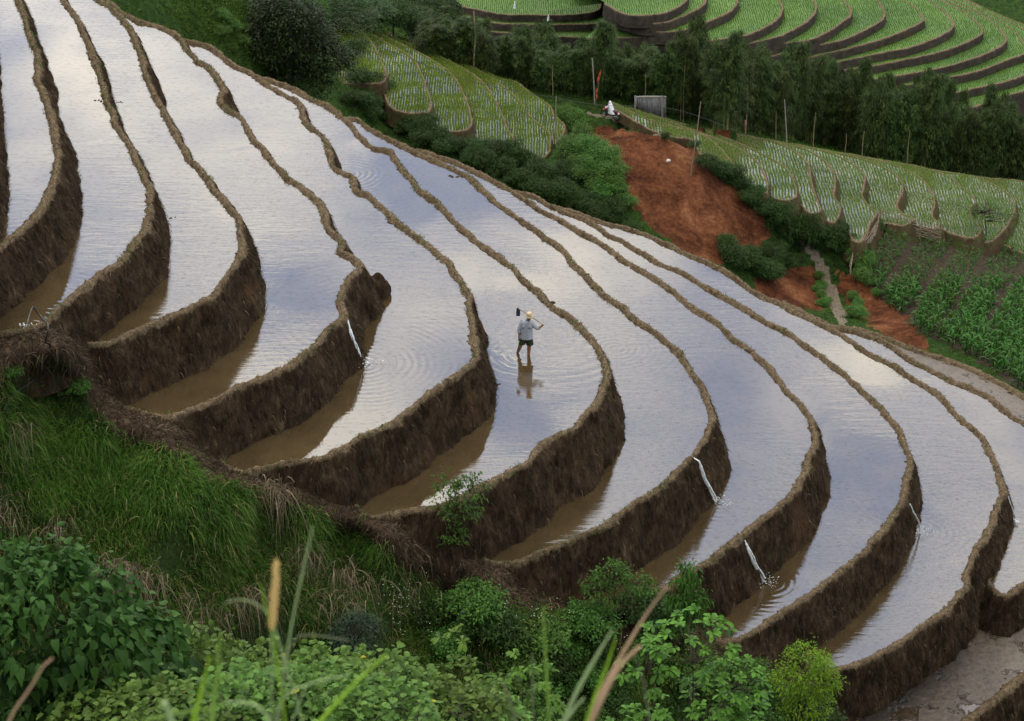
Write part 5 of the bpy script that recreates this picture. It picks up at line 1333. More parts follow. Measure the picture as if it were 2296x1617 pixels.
o = shrub('yellow_green_bush', M_LYEL, [((0, 0, 2.1), (0.5, 0.5, 0.75)), ((-0.45, 0, 1.6), (0.45, 0.4, 0.6)), ((0.5, 0, 1.5), (0.5, 0.4, 0.6)), ((0.1, -0.2, 0.95), (0.85, 0.5, 0.5)), ((0.55, 0, 2.0), (0.3, 0.3, 0.45))], 330, 13, 0.09, 'lance', 0.4, 104, trunk_r=0.025, stems=4, csize=0.09)
bank_plant(o, 1790, 1640, 'bright yellow-green bush in front of the lowest wall at the lower right', sc=1.15, scz=1.22, rz=0.2)
o = shrub('slender_shrub', M_LMID, [((0, 0, 2.2), (0.35, 0.3, 0.5)), ((0.6, 0, 2.1), (0.45, 0.4, 0.4)), ((-0.25, 0, 1.7), (0.35, 0.3, 0.3)), ((0.35, -0.1, 1.5), (0.5, 0.4, 0.35)), ((0.05, -0.1, 0.75), (0.38, 0.35, 0.6))], 120, 9, 0.12, 'lance', 0.42, 105, trunk_r=0.02, stems=3, csize=0.09)
bank_plant(o, 1008, 1245, 'slender light green shrub standing against the middle terrace wall', sc=1.08, scz=1.12, rz=0.0)
o = shrub('small_tree', M_LMID, [((0, 0, 1.6), (0.55, 0.5, 0.5)), ((0.65, 0, 1.35), (0.5, 0.4, 0.4)), ((-0.45, 0, 1.3), (0.45, 0.4, 0.4)), ((0.1, 0, 1.05), (0.7, 0.5, 0.3)), ((1.0, 0, 1.35), (0.25, 0.3, 0.2))], 150, 9, 0.12, 'lance', 0.4, 106, trunk_r=0.025, stems=3, csize=0.09)
bank_plant(o, 1372, 1402, 'small spreading tree with dark stems before the muddy paddy tail', 'tree', sc=1.02, scz=1.12, rz=0.0)
o = shrub('drooping_shrub', M_LMID, [((0, 0, 2.3), (0.35, 0.3, 0.5)), ((-0.1, 0, 1.6), (0.5, 0.4, 0.5)), ((0.25, 0, 1.7), (0.4, 0.3, 0.5)), ((0.2, 0, 1.0), (0.6, 0.4, 0.4))], 150, 10, 0.15, 'lance', 0.32, 107, trunk_r=0.02, stems=2, csize=0.1, droop=0.9, down=0.6)
bank_plant(o, 1528, 1470, 'upright shrub with drooping leaves above the large whorled shrub', sc=1.0, scz=1.25, rz=0.0)
o = shrub('bluish_shrub', M_LBLUE, lobes_round(np.random.default_rng(8), 1.7, 1.9, 4), 230, 12, 0.11, 'thin', 0.35, 108, trunk_r=0.02, stems=4, csize=0.1)
bank_plant(o, 800, 1495, 'dark bluish green shrub left of the bottom centre on the bank', sc=1.0)
low = [shrub('low_bush', M_LBUSHG if i else M_LBUSH, lobes_round(np.random.default_rng(110 + i), 1.7, 1.1, 5), 190, 12, 0.09, 'heart', 0.6, 110 + i, trunk_r=0.015, stems=4, csize=0.1) for i in range(3)]
pts = scatter([(1080, 1330), (1300, 1400), (1500, 1400), (1700, 1530), (1860, 1560), (1900, 1640), (1880, 1700), (1600, 1700), (1300, 1700), (1100, 1640), (960, 1480), (900, 1340)], 34, 34, 91)
for i, p in enumerate(pts):
    o = low[i] if i < 3 else copy_tree(low[i % 3])
    bank_plant(o, p[0], p[1], '%s low leafy bush from the left on the lower bank under the terraces' % ORD[min(i, 35)], 'bush', sc=random.uniform(0.7, 1.2), group='low leafy bushes on the lower bank')
weedp = scatter([(20, 850), (150, 850), (185, 880), (150, 915), (40, 905)], 6, 24, 92)
for i, p in enumerate(weedp):
    o = copy_tree(low[1]); bank_plant(o, p[0], p[1], '%s leafy weed from the left under the black hose' % ORD[i], 'weed', sc=random.uniform(0.35, 0.55), group='leafy weeds under the black hose')
# tiny white flowers
fl = []
for (cx, cy, sx, sy, n_) in [(960, 1380, 60, 40, 60), (1180, 1415, 80, 25, 50), (900, 1360, 14, 20, 30), (1350, 1420, 90, 50, 60), (1120, 1420, 18, 30, 25)]:
    for _ in range(n_):
        loc, nor = hit(random.gauss(cx, sx), random.gauss(cy, sy), BV_N)
        if loc: fl.append(tuple(loc + Vector((0, -0.25, random.uniform(0.35, 0.7)))))
for _ in range(160):
    loc, nor = hit(random.uniform(1265, 1400), random.uniform(300, 460), BV_M)
    if loc: fl.append(tuple(loc + Vector((0, -0.4, random.uniform(0.5, 1.1)))))
mb = MB()
for p in fl:
    mb.blob(p, (0.014, 0.014, 0.010), 5, 3)
o = mb.build('white_flowers', simple('petal', (0.7, 0.7, 0.66), 0.7)); tag(o, 'tiny white wildflowers dotted through the bushes and grass', 'flowers', kind='stuff')

for (x, y) in (t3(1330, 1510), t3(1160, 1640), t3(960, 1470), t3(400, 1165), t3(470, 1250), t3(540, 1300), t3(610, 1330), t3(680, 1350), t3(750, 1375), t3(820, 1400), t3(890, 1450), t3(1030, 1500), t3(1090, 1530), t3(1130, 1590), t3(1240, 1640), t3(-330, 760), t3(-250, 810), t3(-160, 855), t3(-60, 895), t3(60, 925)):
    put_bush(bush_dark, x, y + 8, random.uniform(0.28, 0.34) if x < 1540 else random.uniform(0.42, 0.55), 'small dark bush pressed against the lower banks of the pale paddies', 'bushes against the lower banks of the pale paddies')
for k_, (x, y, h_) in enumerate([(760, 1400, 62.2), (840, 1440, 62.8), (905, 1480, 63.4), (980, 1500, 64.0), (1040, 1530, 64.6), (520, 1320, 61.6), (600, 1350, 61.8), (680, 1370, 62.0)]):
    q = onz([t3(x, y)], EYE - h_)[0]; g_ = drop(q[0], q[1] - 0.5, BV_M)
    if g_ is None: continue
    s_ = max(0.4, min(1.6, (q[2] - g_.z + 0.6) / 2.0)); print('notch bush', k_, s_)
    o = copy_tree(bush_dark[k_ % 3]); mk((g_.x, g_.y, g_.z - 0.1), o, '%s broad bush from the left under the paddy ends above the footpath' % ORD[[5, 6, 7, 0, 1, 2, 3, 4].index(k_) if False else sorted([760, 840, 905, 980, 1040, 520, 600, 680]).index(x)], 'bush', 'broad bushes under the paddy ends', sc=min(s_, 0.8), scz=s_)
# feathery tree right
o = shrub('feathery_tree', M_LBUSHG, [((0, 0, 3.4), (1.5, 1.3, 0.9)), ((1.3, 0, 2.8), (1.2, 1.0, 0.7)), ((-1.1, 0, 2.8), (1.1, 1.0, 0.7))], 110, 9, 0.16, 'thin', 0.35, 120, trunk_r=0.07, stems=1, csize=0.2)
loc, _ = hit(2206, 558, BV_M); mk(loc, o, 'thin feathery tree at the right edge between paddies and maize', 'tree', sc=1.0, scz=0.95, rz=0)

# ---------------------------------------------------------------- poles, flag, cable
M_POLE = simple('weathered_pole', (0.20, 0.15, 0.10), 0.85, scale=5)
M_GREYP = simple('grey_pole', (0.23, 0.22, 0.19), 0.85, scale=5)
M_CULMD = simple('bare_culm', (0.17, 0.14, 0.07), 0.7, scale=4)
M_BLACK = simple('black_rubber', (0.012, 0.012, 0.013), 0.5)
def pole(a, b, Y, rad, mt, label, name='pole', cat='pole', taper=0.7, group=None):
    A_, B_ = onY([a], Y)[0], onY([b], Y)[0]
    mb = MB(); mid = (A_ + B_) / 2 + np.array([random.gauss(0, 0.04), 0, 0])
    mb.tube([B_ - [0, 0, 0.5], B_, mid, A_], [rad, rad, rad * 0.9, rad * taper], 7)
    base = B_.copy()
    return tag(mb.build(name, mt), label, cat, group)
def t3(x, y): return T(3, [(x, y)])[0]
def t2(x, y): return T(2, [(x, y)])[0]
pole(t2(975, 75), t2(975, 415), 149, 0.075, M_POLE, 'tall brown pole standing before the left end of the bamboo belt', 'utility_pole')
pole(t2(1753, 385), t2(1768, 655), 148, 0.06, M_GREYP, 'grey pole beside the ragged orange flag')
fp = pole(t2(1812, 455), t2(1778, 655), 147, 0.02, M_POLE, 'thin leaning stick carrying a ragged orange flag', 'flag_pole', 'flagpole')
M_FLAG = simple('orange_cloth', (0.34, 0.065, 0.03), 0.8, scale=9)
for (a, b, w) in (((2405, 280), (2389, 332), 5), ((2386, 352), (2388, 398), 4)):
    a = np.array(a) * KF; b = np.array(b) * KF; n = 14; V = []
    for i in range(n + 1):
        t = i / n; c = a * (1 - t) + b * t; ww = w * (0.25 + sin(pi * min(1, t * 0.9 + 0.05)) * 0.9) * (0.8 + 0.4 * random.random())
        V += [onY([(c[0] - ww * 0.5, c[1])], 146.9)[0], onY([(c[0], c[1])], 146.9)[0] + [0, 0.06 * sin(t * 14), 0], onY([(c[0] + ww * 0.35, c[1])], 146.9)[0]]
    F = [(3 * i + j, 3 * i + j + 1, 3 * i + j + 4, 3 * i + j + 3) for i in range(n) for j in (0, 1)]
    f_ = mesh_np('flag', np.array(V), np.array(F), M_FLAG, fp)
pole(t2(1516, 635), t2(1512, 870), 128, 0.05, M_POLE, 'brown pole at the right end of the spur paddies')
pole(t3(175, 668), t3(113, 1105), 121, 0.045, M_POLE, 'leaning bamboo pole on the crest of the red landslide')
pole(t3(483, 478), t3(466, 895), 147, 0.05, M_POLE, 'tall pole with a brown bundle tied low, before the belt')
pole(t3(725, 655), t3(740, 940), 147, 0.05, M_GREYP, 'pale grey pole before the middle of the bamboo belt')
for i, (a, b) in enumerate([(t3(72, 430), t3(60, 812)), (t3(48, 540), t3(42, 802)), (t3(400, 640), t3(395, 885)), (t3(670, 730), t3(668, 920)), (t3(930, 740), t3(912, 962)), (t3(1248, 860), t3(1234, 1015)), (t3(1548, 860), t3(1530, 1062)), (t2(1495, 430), t2(1495, 590)), (t2(2105, 480), t2(2100, 640)), (t3(1132, 880), t3(1122, 990))]):
    pole(a, b, 147.5, 0.035, M_CULMD, '%s bare straight bamboo stem from the left before the dark belt' % ORD[sorted([(72), 48, 400, 670, 930, 1248, 1548, -700, -90, 1132]).index([72, 48, 400, 670, 930, 1248, 1548, -700, -90, 1132][i])], 'bamboo_pole', 'bamboo stem', group='bare bamboo stems')
mb = MB(); a_, b_ = onY([t3(466, 790)], 146.8)[0], onY([t3(466, 850)], 146.8)[0]
mb.tube([a_, (a_ + b_) / 2, b_], [0.06, 0.13, 0.08], 7); tag(mb.build('cloth_bundle', simple('bundle', (0.22, 0.12, 0.08))), 'small brown bundle tied to the tall pole before the belt', 'bundle')
cab = [t2(80, 170), t2(350, 300), t2(600, 402), t2(1000, 545), t2(1515, 642), t2(1800, 690), t2(2296, 718)]
cd = [112, 116, 120, 125, 128, 132, 136]
cab += [t3(510, 905), t3(800, 1052), t3(1200, 1185), t3(1700, 1312), t3(2296, 1440)]; cd = [100, 103, 107, 114, 127.5, 129, 130] + [128, 127, 127, 126, 125]
cp_ = np.array([onY([p], Y)[0] for p, Y in zip(cab, cd)])
cp_ = resample(cp_, 1.0)
mb = MB(); mb.tube(cp_, 0.014, 4); tag(mb.build('cable', M_BLACK), 'thin black cable sagging across the spur paddies', 'cable')

# corrugated sheet fence
M_SHEET, nt, out = mat('grey_corrugated_sheet')
b = nd(nt, 'ShaderNodeBsdfPrincipled', Roughness=0.7)
nt.links.new(ramp(nt, noise(nt, pos(nt, (3, 1, 0.6)), 2.5, 6, 0.75), [(0.3, (0.05, 0.05, 0.05)), (0.5, (0.17, 0.17, 0.17)), (0.75, (0.36, 0.36, 0.37))]).outputs[0], b.inputs['Base Color']); nt.links.new(b.outputs[0], out.inputs[0])
root = empty('corrugated_fence')
Yf = 146.5
n = 90; V = []
for i in range(n + 1):
    t = i / n; x = 2030 + (2238 - 2030) * t
    tp = onY([t2(x, 632 - 4 * sin(t * 3))], Yf)[0]; bt = onY([t2(x, 690 + 85 * t)], Yf)[0]
    d = 0.05 * sin(t * 2 * pi * 15)
    V += [tp + [0, d, 0], bt + [0, d, -0.2], bt + [0, d + 0.02, -0.2], tp + [0, d + 0.02, 0]]
F = [(4 * i + a, 4 * i + (a + 1) % 4, 4 * i + 4 + (a + 1) % 4, 4 * i + 4 + a) for i in range(n) for a in range(4)]
mesh_np('sheet_panel', np.array(V), np.array(F), M_SHEET, root)
mb = MB(); a_, b_ = onY([t2(2028, 636)], Yf - 0.1)[0], onY([t2(2240, 636)], Yf - 0.1)[0]; mb.tube([a_, b_], 0.05, 6); mb.build('top_rail', M_GREYP, root)
for x in (2034, 2212):
    mb = MB(); a_, b_ = onY([t2(x, 628)], Yf - 0.13)[0], onY([t2(x, 692 + (x - 2030) * 0.4)], Yf - 0.13)[0]; mb.tube([b_ - [0, 0, 0.3], a_], 0.055, 6); mb.build('post', M_GREYP, root)
tag(root, 'weathered grey corrugated sheet fence standing before the bamboo', 'fence')

# woven stick fences round the maize
M_STICK = simple('fence_sticks', (0.19, 0.155, 0.12), 0.9, scale=8)
def stick_fence(pxs, Hz, hpx, label, name='stick_fence', nr=9):
    root = empty(name)
    W = []
    for (x, y), H_ in zip(pxs, Hz): W.append(onz([(x, y)], EYE - H_)[0])
    W = resample(np.array(W), 0.4)
    mb = MB()
    for i in range(nr):
        z = 0.08 + (hpx - 0.1) * i / (nr - 1)
        P = W + np.c_[np.random.default_rng(i).normal(0, 0.05, (len(W), 2)), z + np.random.default_rng(i + 50).normal(0, 0.035, len(W))]
        mb.tube(P, 0.022, 4)
    mb.build('woven_sticks', M_STICK, root)
    for j in range(0, len(W), 4):
        mb = MB(); mb.tube([W[j] - [0, 0, 0.2], W[j] + [random.gauss(0, 0.05), 0, hpx + 0.15]], 0.035, 5); mb.build('post', M_POLE, root)
    tag(root, label, 'fence')
stick_fence([t3(1345, 1472), t3(1480, 1512), t3(1600, 1552), t3(1745, 1598)], [65.6, 65.9, 66.3, 66.8], 1.25, 'low woven stick fence along the top of the maize beds', nr=11)
stick_fence([t3(1345, 1472), t3(1310, 1560), t3(1235, 1650), T(6, [(1175, 160)])[0], T(6, [(1152, 250)])[0]], [65.6, 64.8, 65.2, 65.8, 66.0], 0.9, 'leaning stick fence running down the left side of the maize', nr=8)
for i, x in enumerate((1790, 1815, 1850, 1878, 1905)):
    loc, _ = hit(*t3(x, 1570), BV_M)
    mb = MB(); mb.tube([np.array(loc) - [0, 0, 0.3], np.array(loc) + [0.05 * random.gauss(0, 1), 0, 0.95 + 0.2 * random.random()]], 0.022, 5)
    tag(mb.build('fence_stake', M_POLE), '%s thin fence stake from the left, beside the white sack' % ORD[i], 'stake', 'thin stakes beside the white sack')
loc, _ = hit(*t3(1952, 1590), BV_M); mb = MB()
mb.blob(np.array(loc) + [0, 0, 0.62], (0.42, 0.07, 0.42), 12, 8, 0.25, 3); tag(mb.build('white_sack', simple('sack_cloth', (0.55, 0.57, 0.62), 0.8)), 'white sack hung on a stake beside the thin feathery tree', 'sack')

# ---------------------------------------------------------------- water spouts
M_FOAM, nt, out = mat('falling_water')
b = nd(nt, 'ShaderNodeBsdfPrincipled', Roughness=0.25); b.inputs['Base Color'].default_value = (0.72, 0.76, 0.80, 1); b.inputs['Specular IOR Level'].default_value = 0.8
tr = nd(nt, 'ShaderNodeBsdfTransparent'); mx = nd(nt, 'ShaderNodeMixShader')
nt.links.new(ramp(nt, noise(nt, pos(nt, (1, 1, 0.4)), 16, 4, 0.7), [(0.35, (0.45,) * 3), (0.55, (1.0,) * 3)]).outputs[0], mx.inputs[0]); nt.links.new(tr.outputs[0], mx.inputs[1]); nt.links.new(b.outputs[0], mx.inputs[2]); nt.links.new(mx.outputs[0], out.inputs[0])
def fall(tl, pts, z0, z1, wid, label, splash=0.22):
    P = T(tl, pts) if not isinstance(tl, list) else sum([T(a, [b]) for a, b in zip(tl, pts)], [])
    a_, b_ = onz([P[0]], z0)[0], onz([P[-1]], z1)[0]
    W = []
    for i, p in enumerate(P):
        t = i / (len(P) - 1); W.append(onY([p], a_[1] * (1 - t) + b_[1] * t - 0.06 - 0.22 * sin(pi * min(1, t * 1.1)))[0])
    W = resample(np.array(W), 0.06)
    rr = np.random.default_rng(len(W)); mb = MB(); k = len(W)
    for s in range(7):
        off = rr.normal(0, wid * 0.35, 2); t = np.linspace(0, 1, k)
        st = int(rr.integers(0, max(1, k // 4))); en = int(rr.integers(int(k * 0.75), k)) + 1
        Q = W + np.c_[off[0] * (0.6 + t) + 0.02 * vnoise(np.c_[t * 9 + s * 5, t * 0, t * 0], 1, s), off[1] * 0.5 + 0 * t, 0.01 * vnoise(np.c_[t * 12, t * 0 + s, t * 0], 1, s)]
        if en - st > 3: mb.tube(Q[st:en], (wid * 0.22 * (0.6 + 0.7 * t[st:en])) * (0.7 + 0.5 * rr.random()), 5)
    mb.tube(W, np.linspace(wid * 0.16, wid * 0.26, k), 6)
    root = empty('waterfall'); mb.build('stream', M_FOAM, root)
    mb = MB()
    for _ in range(45):
        q = W[-1] + rr.normal(0, 1, 3) * [splash, splash * 0.8, splash * 0.12] + [splash * 0.3, 0, 0.03]
        q[2] = max(q[2], z1 + 0.01); mb.blob(q, (rr.uniform(0.01, 0.032), rr.uniform(0.008, 0.022), 0.008), 5, 4)
    mb.build('splash', M_FOAM, root)
    tag(root, label, 'waterfall')
fall(5, [(150, 540), (165, 600), (185, 660), (210, 730), (240, 828)], Z[4], Z[5], 0.10, 'white trickle falling from the bulging dike onto the wide middle paddy')
fall([6, 6, 9, 9, 9], [(125, 1445), (165, 1475), (190, 5), (235, 100), (272, 180)], Z[7], Z[8], 0.13, 'broad white waterfall pouring off the dike right of the centre')
fall(9, [(465, 430), (495, 500), (530, 580), (565, 650), (595, 705)], Z[8], Z[9], 0.10, 'long white waterfall above the whorled shrub at the lower right')
fall(9, [(1550, 190), (1572, 245), (1600, 300), (1615, 368)], Z[9], Z[10], 0.05, 'thin white trickle down the second wall from the right')
fall(9, [(2192, 140), (2212, 200), (2230, 260), (2238, 310)], Z[10], Z[11], 0.035, 'faint thread of water on the outermost wall at the right edge', 0.08)
for (pp_, H1, H2, lb) in (([t2(1245, 8), t2(1245, 55)], 82.5, 84, 'tiny far waterfall, the upper left one on the far fields'), ([t2(1467, 98), t2(1465, 143)], 84, 85.6, 'tiny far waterfall, the lower right one on the far fields')):
    a_ = onz([pp_[1]], EYE - H2)[0]; W = resample(np.array([onY([p], a_[1] - 0.3)[0] for p in pp_]), 0.15)
    mb = MB(); mb.tube(W, np.linspace(0.06, 0.2, len(W)), 6); tag(mb.build('waterfall', M_FOAM), lb, 'waterfall')

# hose
hp = [(215, 455), (240, 480), (275, 530), (310, 600), (330, 680), (334, 760), (325, 840), (290, 900), (230, 955), (160, 1010), (80, 1090), (30, 1190)]
W = []
for i, p in enumerate(hp):
    P_ = T(4, [p])[0]
    if i < 3: W.append(onz([P_], 6.5 + 0.75 - 0.15 * i)[0])
    else:
        loc, _ = hit(P_[0], P_[1], BV_N)
        W.append(np.array(loc) + [0, -0.25, 0.25] if loc is not None else onY([P_], 45.2)[0])
W = np.array(W); W[3:, 1] = smooth1(W[3:, 1], 3)
root = empty('water_hose'); mb = MB(); mb.tube(resample(W, 0.15), 0.028, 7); mb.build('pipe', M_BLACK, root)
mb = MB(); s0 = W[0]; e0 = wpt(4, 175, 585, Z[2]); t = np.linspace(0, 1, 12)[:, None]
mb.tube(s0 * (1 - t) + e0 * t + np.array([0, 0, 0.2]) * (t * (1 - t)), 0.012, 5)
for _ in range(20): mb.blob(e0 + np.random.normal(0, 1, 3) * [0.13, 0.12, 0.01] + [0, 0, 0.015], (0.03, 0.025, 0.015), 5, 4)
mb.build('water_jet', M_FOAM, root)
tag(root, 'black hose arching over the dike and spouting into the upper left paddy', 'hose')

# bits lying about: stones, clods, plastic
M_CLOD = simple('mud_clod', (0.03, 0.02, 0.014), 0.9, bump=0.5)
def clod(tl, x, y, lv, s, label, mt=None, name='mud_clod', cat='clod', n=5):
    q = wpt(tl, x, y, Z[lv]); rr = np.random.default_rng(int(x + y)); mb = MB()
    for _ in range(n): mb.blob(q + rr.normal(0, 1, 3) * [s * 0.6, s * 0.4, 0.0], (s * rr.uniform(0.2, 0.5), s * rr.uniform(0.2, 0.5), s * rr.uniform(0.1, 0.22)), 7, 5, 0.4, int(rr.integers(99)))
    tag(mb.build(name, mt or M_CLOD), label, cat)
clod(1, 655, 662, 2, 0.16, 'dark mud clod in the second paddy beside its dike')
clod(1, 1130, 1428, 4 - 1, 0.10, 'small dark clod in the third paddy from the left')
clod(2, 852, 1158, 7, 0.20, 'flat dark clod lying in the narrow bright paddy near the edge')
clod(5, 1145, 964, 6, 0.09, 'tiny dark clod in the water left of the farmer')
clod(1, 790, 665, 3, 0.10, 'little heap of debris in the third paddy')
q = wpt(5, 1485, 415, Z[6]); clod(5, 1472, 428, 6, 0.24, 'lump of fresh dug mud on the dike behind the farmer', n=4)
# slumped earth beside the bulging dike
q = wpt(5, 345, 380, Z[5]); mb = MB(); mb.blob(q + [0, 0.1, 0.1], (0.42, 0.45, 0.62), 16, 12, 0.3, 5); mb.blob(q + [-0.3, 0.1, 0.0], (0.5, 0.5, 0.75), 14, 10, 0.3, 9)
tag(mb.build('earth_slump', M_BANK), 'rounded slump of earth sticking out of the bulging wall', 'earth mound')
for i, (x, y, zz_, sx, sz) in enumerate([(2210, 800, -10.0, 0.5, 0.7), (2170, 850, -10.3, 0.55, 0.6), (2215, 905, -10.5, 0.6, 0.5), (2140, 800, -9.7, 0.4, 0.5)]):
    q = wpt(9, x, y, zz_); mb = MB(); mb.blob(q + [0, 0.15, -0.1], (sx, sx, sz), 16, 12, 0.5, i + 3)
    tag(mb.build('earth_slump', M_BANK), ['upper', 'left', 'lowest', 'leftmost small'][i] + ' heap of slumped mud where the outermost dike ends at the right edge', 'earth mound', 'slumped mud at the right edge')
loc, _ = hit(*t2(2250, 1055), BV_M); mb = MB(); mb.blob(loc, (0.17, 0.14, 0.12), 8, 6, 0.4, 2); tag(mb.build('stone', simple('pale_stone', (0.45, 0.42, 0.38))), 'pale stone lying on the red landslide', 'stone')

# ---------------------------------------------------------------- blurred grasses right before the viewer
M_G1 = simple('near_grass_green', (0.14, 0.24, 0.04), 0.6, var=0.2); M_G2 = simple('near_grass_pale', (0.20, 0.27, 0.12), 0.6, var=0.2)
M_G3 = simple('near_grass_tan', (0.30, 0.20, 0.12), 0.7, var=0.25); M_G4 = simple('foxtail_seed', (0.46, 0.33, 0.13), 0.8, var=0.2); M_G5 = simple('near_grass_grey', (0.10, 0.11, 0.06), 0.7); M_G6 = simple('near_grass_vivid', (0.17, 0.30, 0.02), 0.6)
def blade(tl, pts, w0, w1, mt, Y, label, name='grass_blade', cat='grass blade', flat=True, join=True):
    P = T(tl, pts); W = np.array([onY([p], Y)[0] for p in P])
    if join:
        d = W[-1] - W[-2]; d /= np.linalg.norm(d); gz = 29.3
        step = max(0.1, W[-1][2] - gz); e_ = W[-1] + [d[0] * step * 0.5, -0.05, -step]
    W = resample(W, 0.02)
    if join: W = np.vstack([W, W[-1] + (e_ - W[-1]) * np.linspace(0.05, 1, 12)[:, None]])
    n = len(W)
    s = Y / (FPX * CP) * 1.0 * KF * 0.61 * 1.12
    rad = np.interp(np.linspace(0, 1, n), [0, 0.15, 0.5, 1], [w1, (w0 + w1) / 2, w0, w0]) * s * 0.5
    mb = MB(); mb.tube(W, rad, 6)
    o = mb.build(name, mt); return tag(o, label, cat)
fx = blade(7, [(1780, 1030), (1785, 1300), (1775, 1700)], 16, 12, M_G2, 2.2, 'foxtail grass with a yellow seed head rising left of the bottom centre', 'foxtail_grass', 'grass stalk')
Ph = T(7, [(1812, 560), (1808, 700), (1795, 870), (1780, 1035)]); W = resample(np.array([onY([p], 2.2)[0] for p in Ph]), 0.008); n = len(W)
mb = MB(); rr = np.interp(np.linspace(0, 1, n), [0, 0.08, 0.5, 0.95, 1], [0.001, 0.003, 0.0037, 0.0035, 0.002]); mb.tube(W, rr, 8)
for i in range(0, 900):
    j = rnd.integers(0, n); a = rnd.random() * 6.28; d = np.array([cos(a), sin(a), 0.35]); mb.tube([W[j], W[j] + d * rr[j] * 1.9], 0.0003, 3, False)
mb.build('seed_head', M_G4, fx)
BL = [(7, [(2052, 340), (2030, 440), (1990, 620), (1930, 900), (1880, 1200), (1820, 1700)], 18, 8, M_G2, 2.4, 'tall thin seed stalk leaning right of the foxtail'),
      (7, [(1470, 845), (1560, 815), (1640, 830), (1730, 880), (1800, 1000)], 14, 5, M_G2, 2.3, 'short arching blade left of the foxtail head'),
      (7, [(1708, 715), (1735, 830), (1765, 940), (1800, 1100)], 18, 6, M_G6, 2.2, 'bright leaf crossing the foxtail from upper left'),
      (7, [(2296, 1088), (2100, 1058), (2000, 1050), (1930, 1080), (1880, 1200)], 12, 5, M_G5, 2.4, 'dim arching blade reaching right from the tall seed stalk'),
      (7, [(345, 1205), (295, 1240), (200, 1400), (100, 1540), (30, 1680)], 20, 14, M_G3, 2.2, 'brown jointed stalk leaning in the lower left corner'),
      (7, [(1378, 1190), (1345, 1330), (1300, 1500), (1240, 1750)], 42, 12, M_G6, 2.0, 'wide vivid green blade left of the foxtail stem, the left one of two'),
      (7, [(1438, 1100), (1425, 1300), (1400, 1500), (1380, 1750)], 46, 12, M_G1, 2.0, 'wide green blade left of the foxtail stem, the right one of two'),
      (7, [(1080, 1490), (1110, 1560), (1150, 1750)], 48, 40, M_G2, 1.8, 'blunt grey-green blade end at the bottom edge'),
      (7, [(2290, 1318), (2150, 1340), (2000, 1385), (1870, 1450), (1800, 1600)], 16, 8, M_G2, 2.3, 'pale blade arching right across the lobed shrubs'),
      (7, [(2010, 1390), (1960, 1500), (1890, 1700)], 16, 8, M_G2, 2.4, 'short straight blade just right of the foxtail stem'),
      (8, [(402, 1178), (250, 1320), (100, 1475), (-60, 1650)], 34, 10, M_G6, 2.1, 'bright green blade slanting up across the bottom left of centre'),
      (7, [(1480, 1495), (1560, 1490), (1660, 1505), (1730, 1550), (1780, 1640)], 26, 12, M_G2, 2.0, 'pale blade bent over beside the foxtail foot'),
      (7, [(1480, 1500), (1380, 1535), (1150, 1565), (880, 1630)], 16, 8, M_G1, 2.1, 'low blade lying almost flat along the bottom edge'),
      (8, [(1430, 870), (1438, 1050), (1450, 1250), (1475, 1700)], 24, 8, M_G1, 2.4, 'upright green stalk at the bottom centre'),
      (8, [(1885, 1020), (1760, 1230), (1640, 1450), (1550, 1660)], 32, 12, M_G2, 2.2, 'thick pale green stalk leaning right at the bottom centre'),
      (8, [(1905, 1085), (1840, 1280), (1770, 1460), (1690, 1700)], 24, 10, M_G6, 2.2, 'yellow-green stalk between the thick pale and the brown stalks'),
      (8, [(2245, 735), (2120, 900), (1990, 1110), (1870, 1320), (1740, 1560)], 28, 10, M_G3, 2.3, 'longest brown dead stalk leaning right over the shrubs'),
      (8, [(2070, 1125), (1940, 1250), (1830, 1450), (1740, 1640)], 32, 22, M_G3, 2.2, 'shorter tan dead stalk beside the longest brown stalk'),
      (8, [(1170, 1365), (1215, 1490), (1270, 1680)], 22, 14, M_G5, 2.2, 'greyish stalk leaning left below the whorled shrubs'),
      (8, [(1356, 1180), (1362, 1450), (1368, 1700)], 15, 10, M_G5, 2.5, 'grey vertical stalk beside the upright green stalk'),
      (8, [(2030, 1180), (2070, 1300), (2112, 1420)], 14, 8, M_G5, 2.5, 'short brownish stalk bent down right of the dead stalks'),
      (8, [(1700, 1465), (1640, 1530), (1560, 1650)], 26, 12, M_G2, 2.3, 'short pale green blade under the thick pale stalk')]
for a in BL: blade(*a)

# ---------------------------------------------------------------- farmer
M_SKIN = simple('skin', (0.20, 0.095, 0.055), 0.6, var=0.12, scale=10)
M_SHIRT = simple('grey_blue_shirt', (0.25, 0.27, 0.31), 0.85, var=0.15, scale=14, bump=0.3)
M_SHORTS = simple('dark_green_shorts', (0.02, 0.026, 0.016), 0.85)
M_HAT = simple('straw_hat', (0.42, 0.34, 0.22), 0.85, scale=18, bump=0.4)
M_HAIR = simple('black_hair', (0.012, 0.010, 0.009), 0.6)
M_STRIPE = simple('lime_stripe', (0.30, 0.65, 0.08), 0.7)
M_WOOD = simple('worn_wood', (0.24, 0.18, 0.12), 0.8, scale=8)
M_IRON = simple('dark_iron', (0.04, 0.05, 0.075), 0.45, metal=0.7)
def skin_mesh(name, verts, edges, radii, mat_, parent, lv=2, root_i=0):
    me = bpy.data.meshes.new(name); me.from_pydata(verts, edges, []); me.materials.append(mat_)
    o = bpy.data.objects.new(name, me); COL.objects.link(o); o.parent = parent
    md = o.modifiers.new('skin', 'SKIN'); md.use_smooth_shade = True
    sv = me.skin_vertices[0].data
    for i, r_ in enumerate(radii):
        sv[i].radius = r_ if isinstance(r_, tuple) else (r_, r_); sv[i].use_root = (i == root_i)
    sd = o.modifiers.new('sub', 'SUBSURF'); sd.levels = sd.render_levels = lv
    return o
def chain(J):
    """J: dict name -> (pos, radius); E: list of pairs"""
    pass
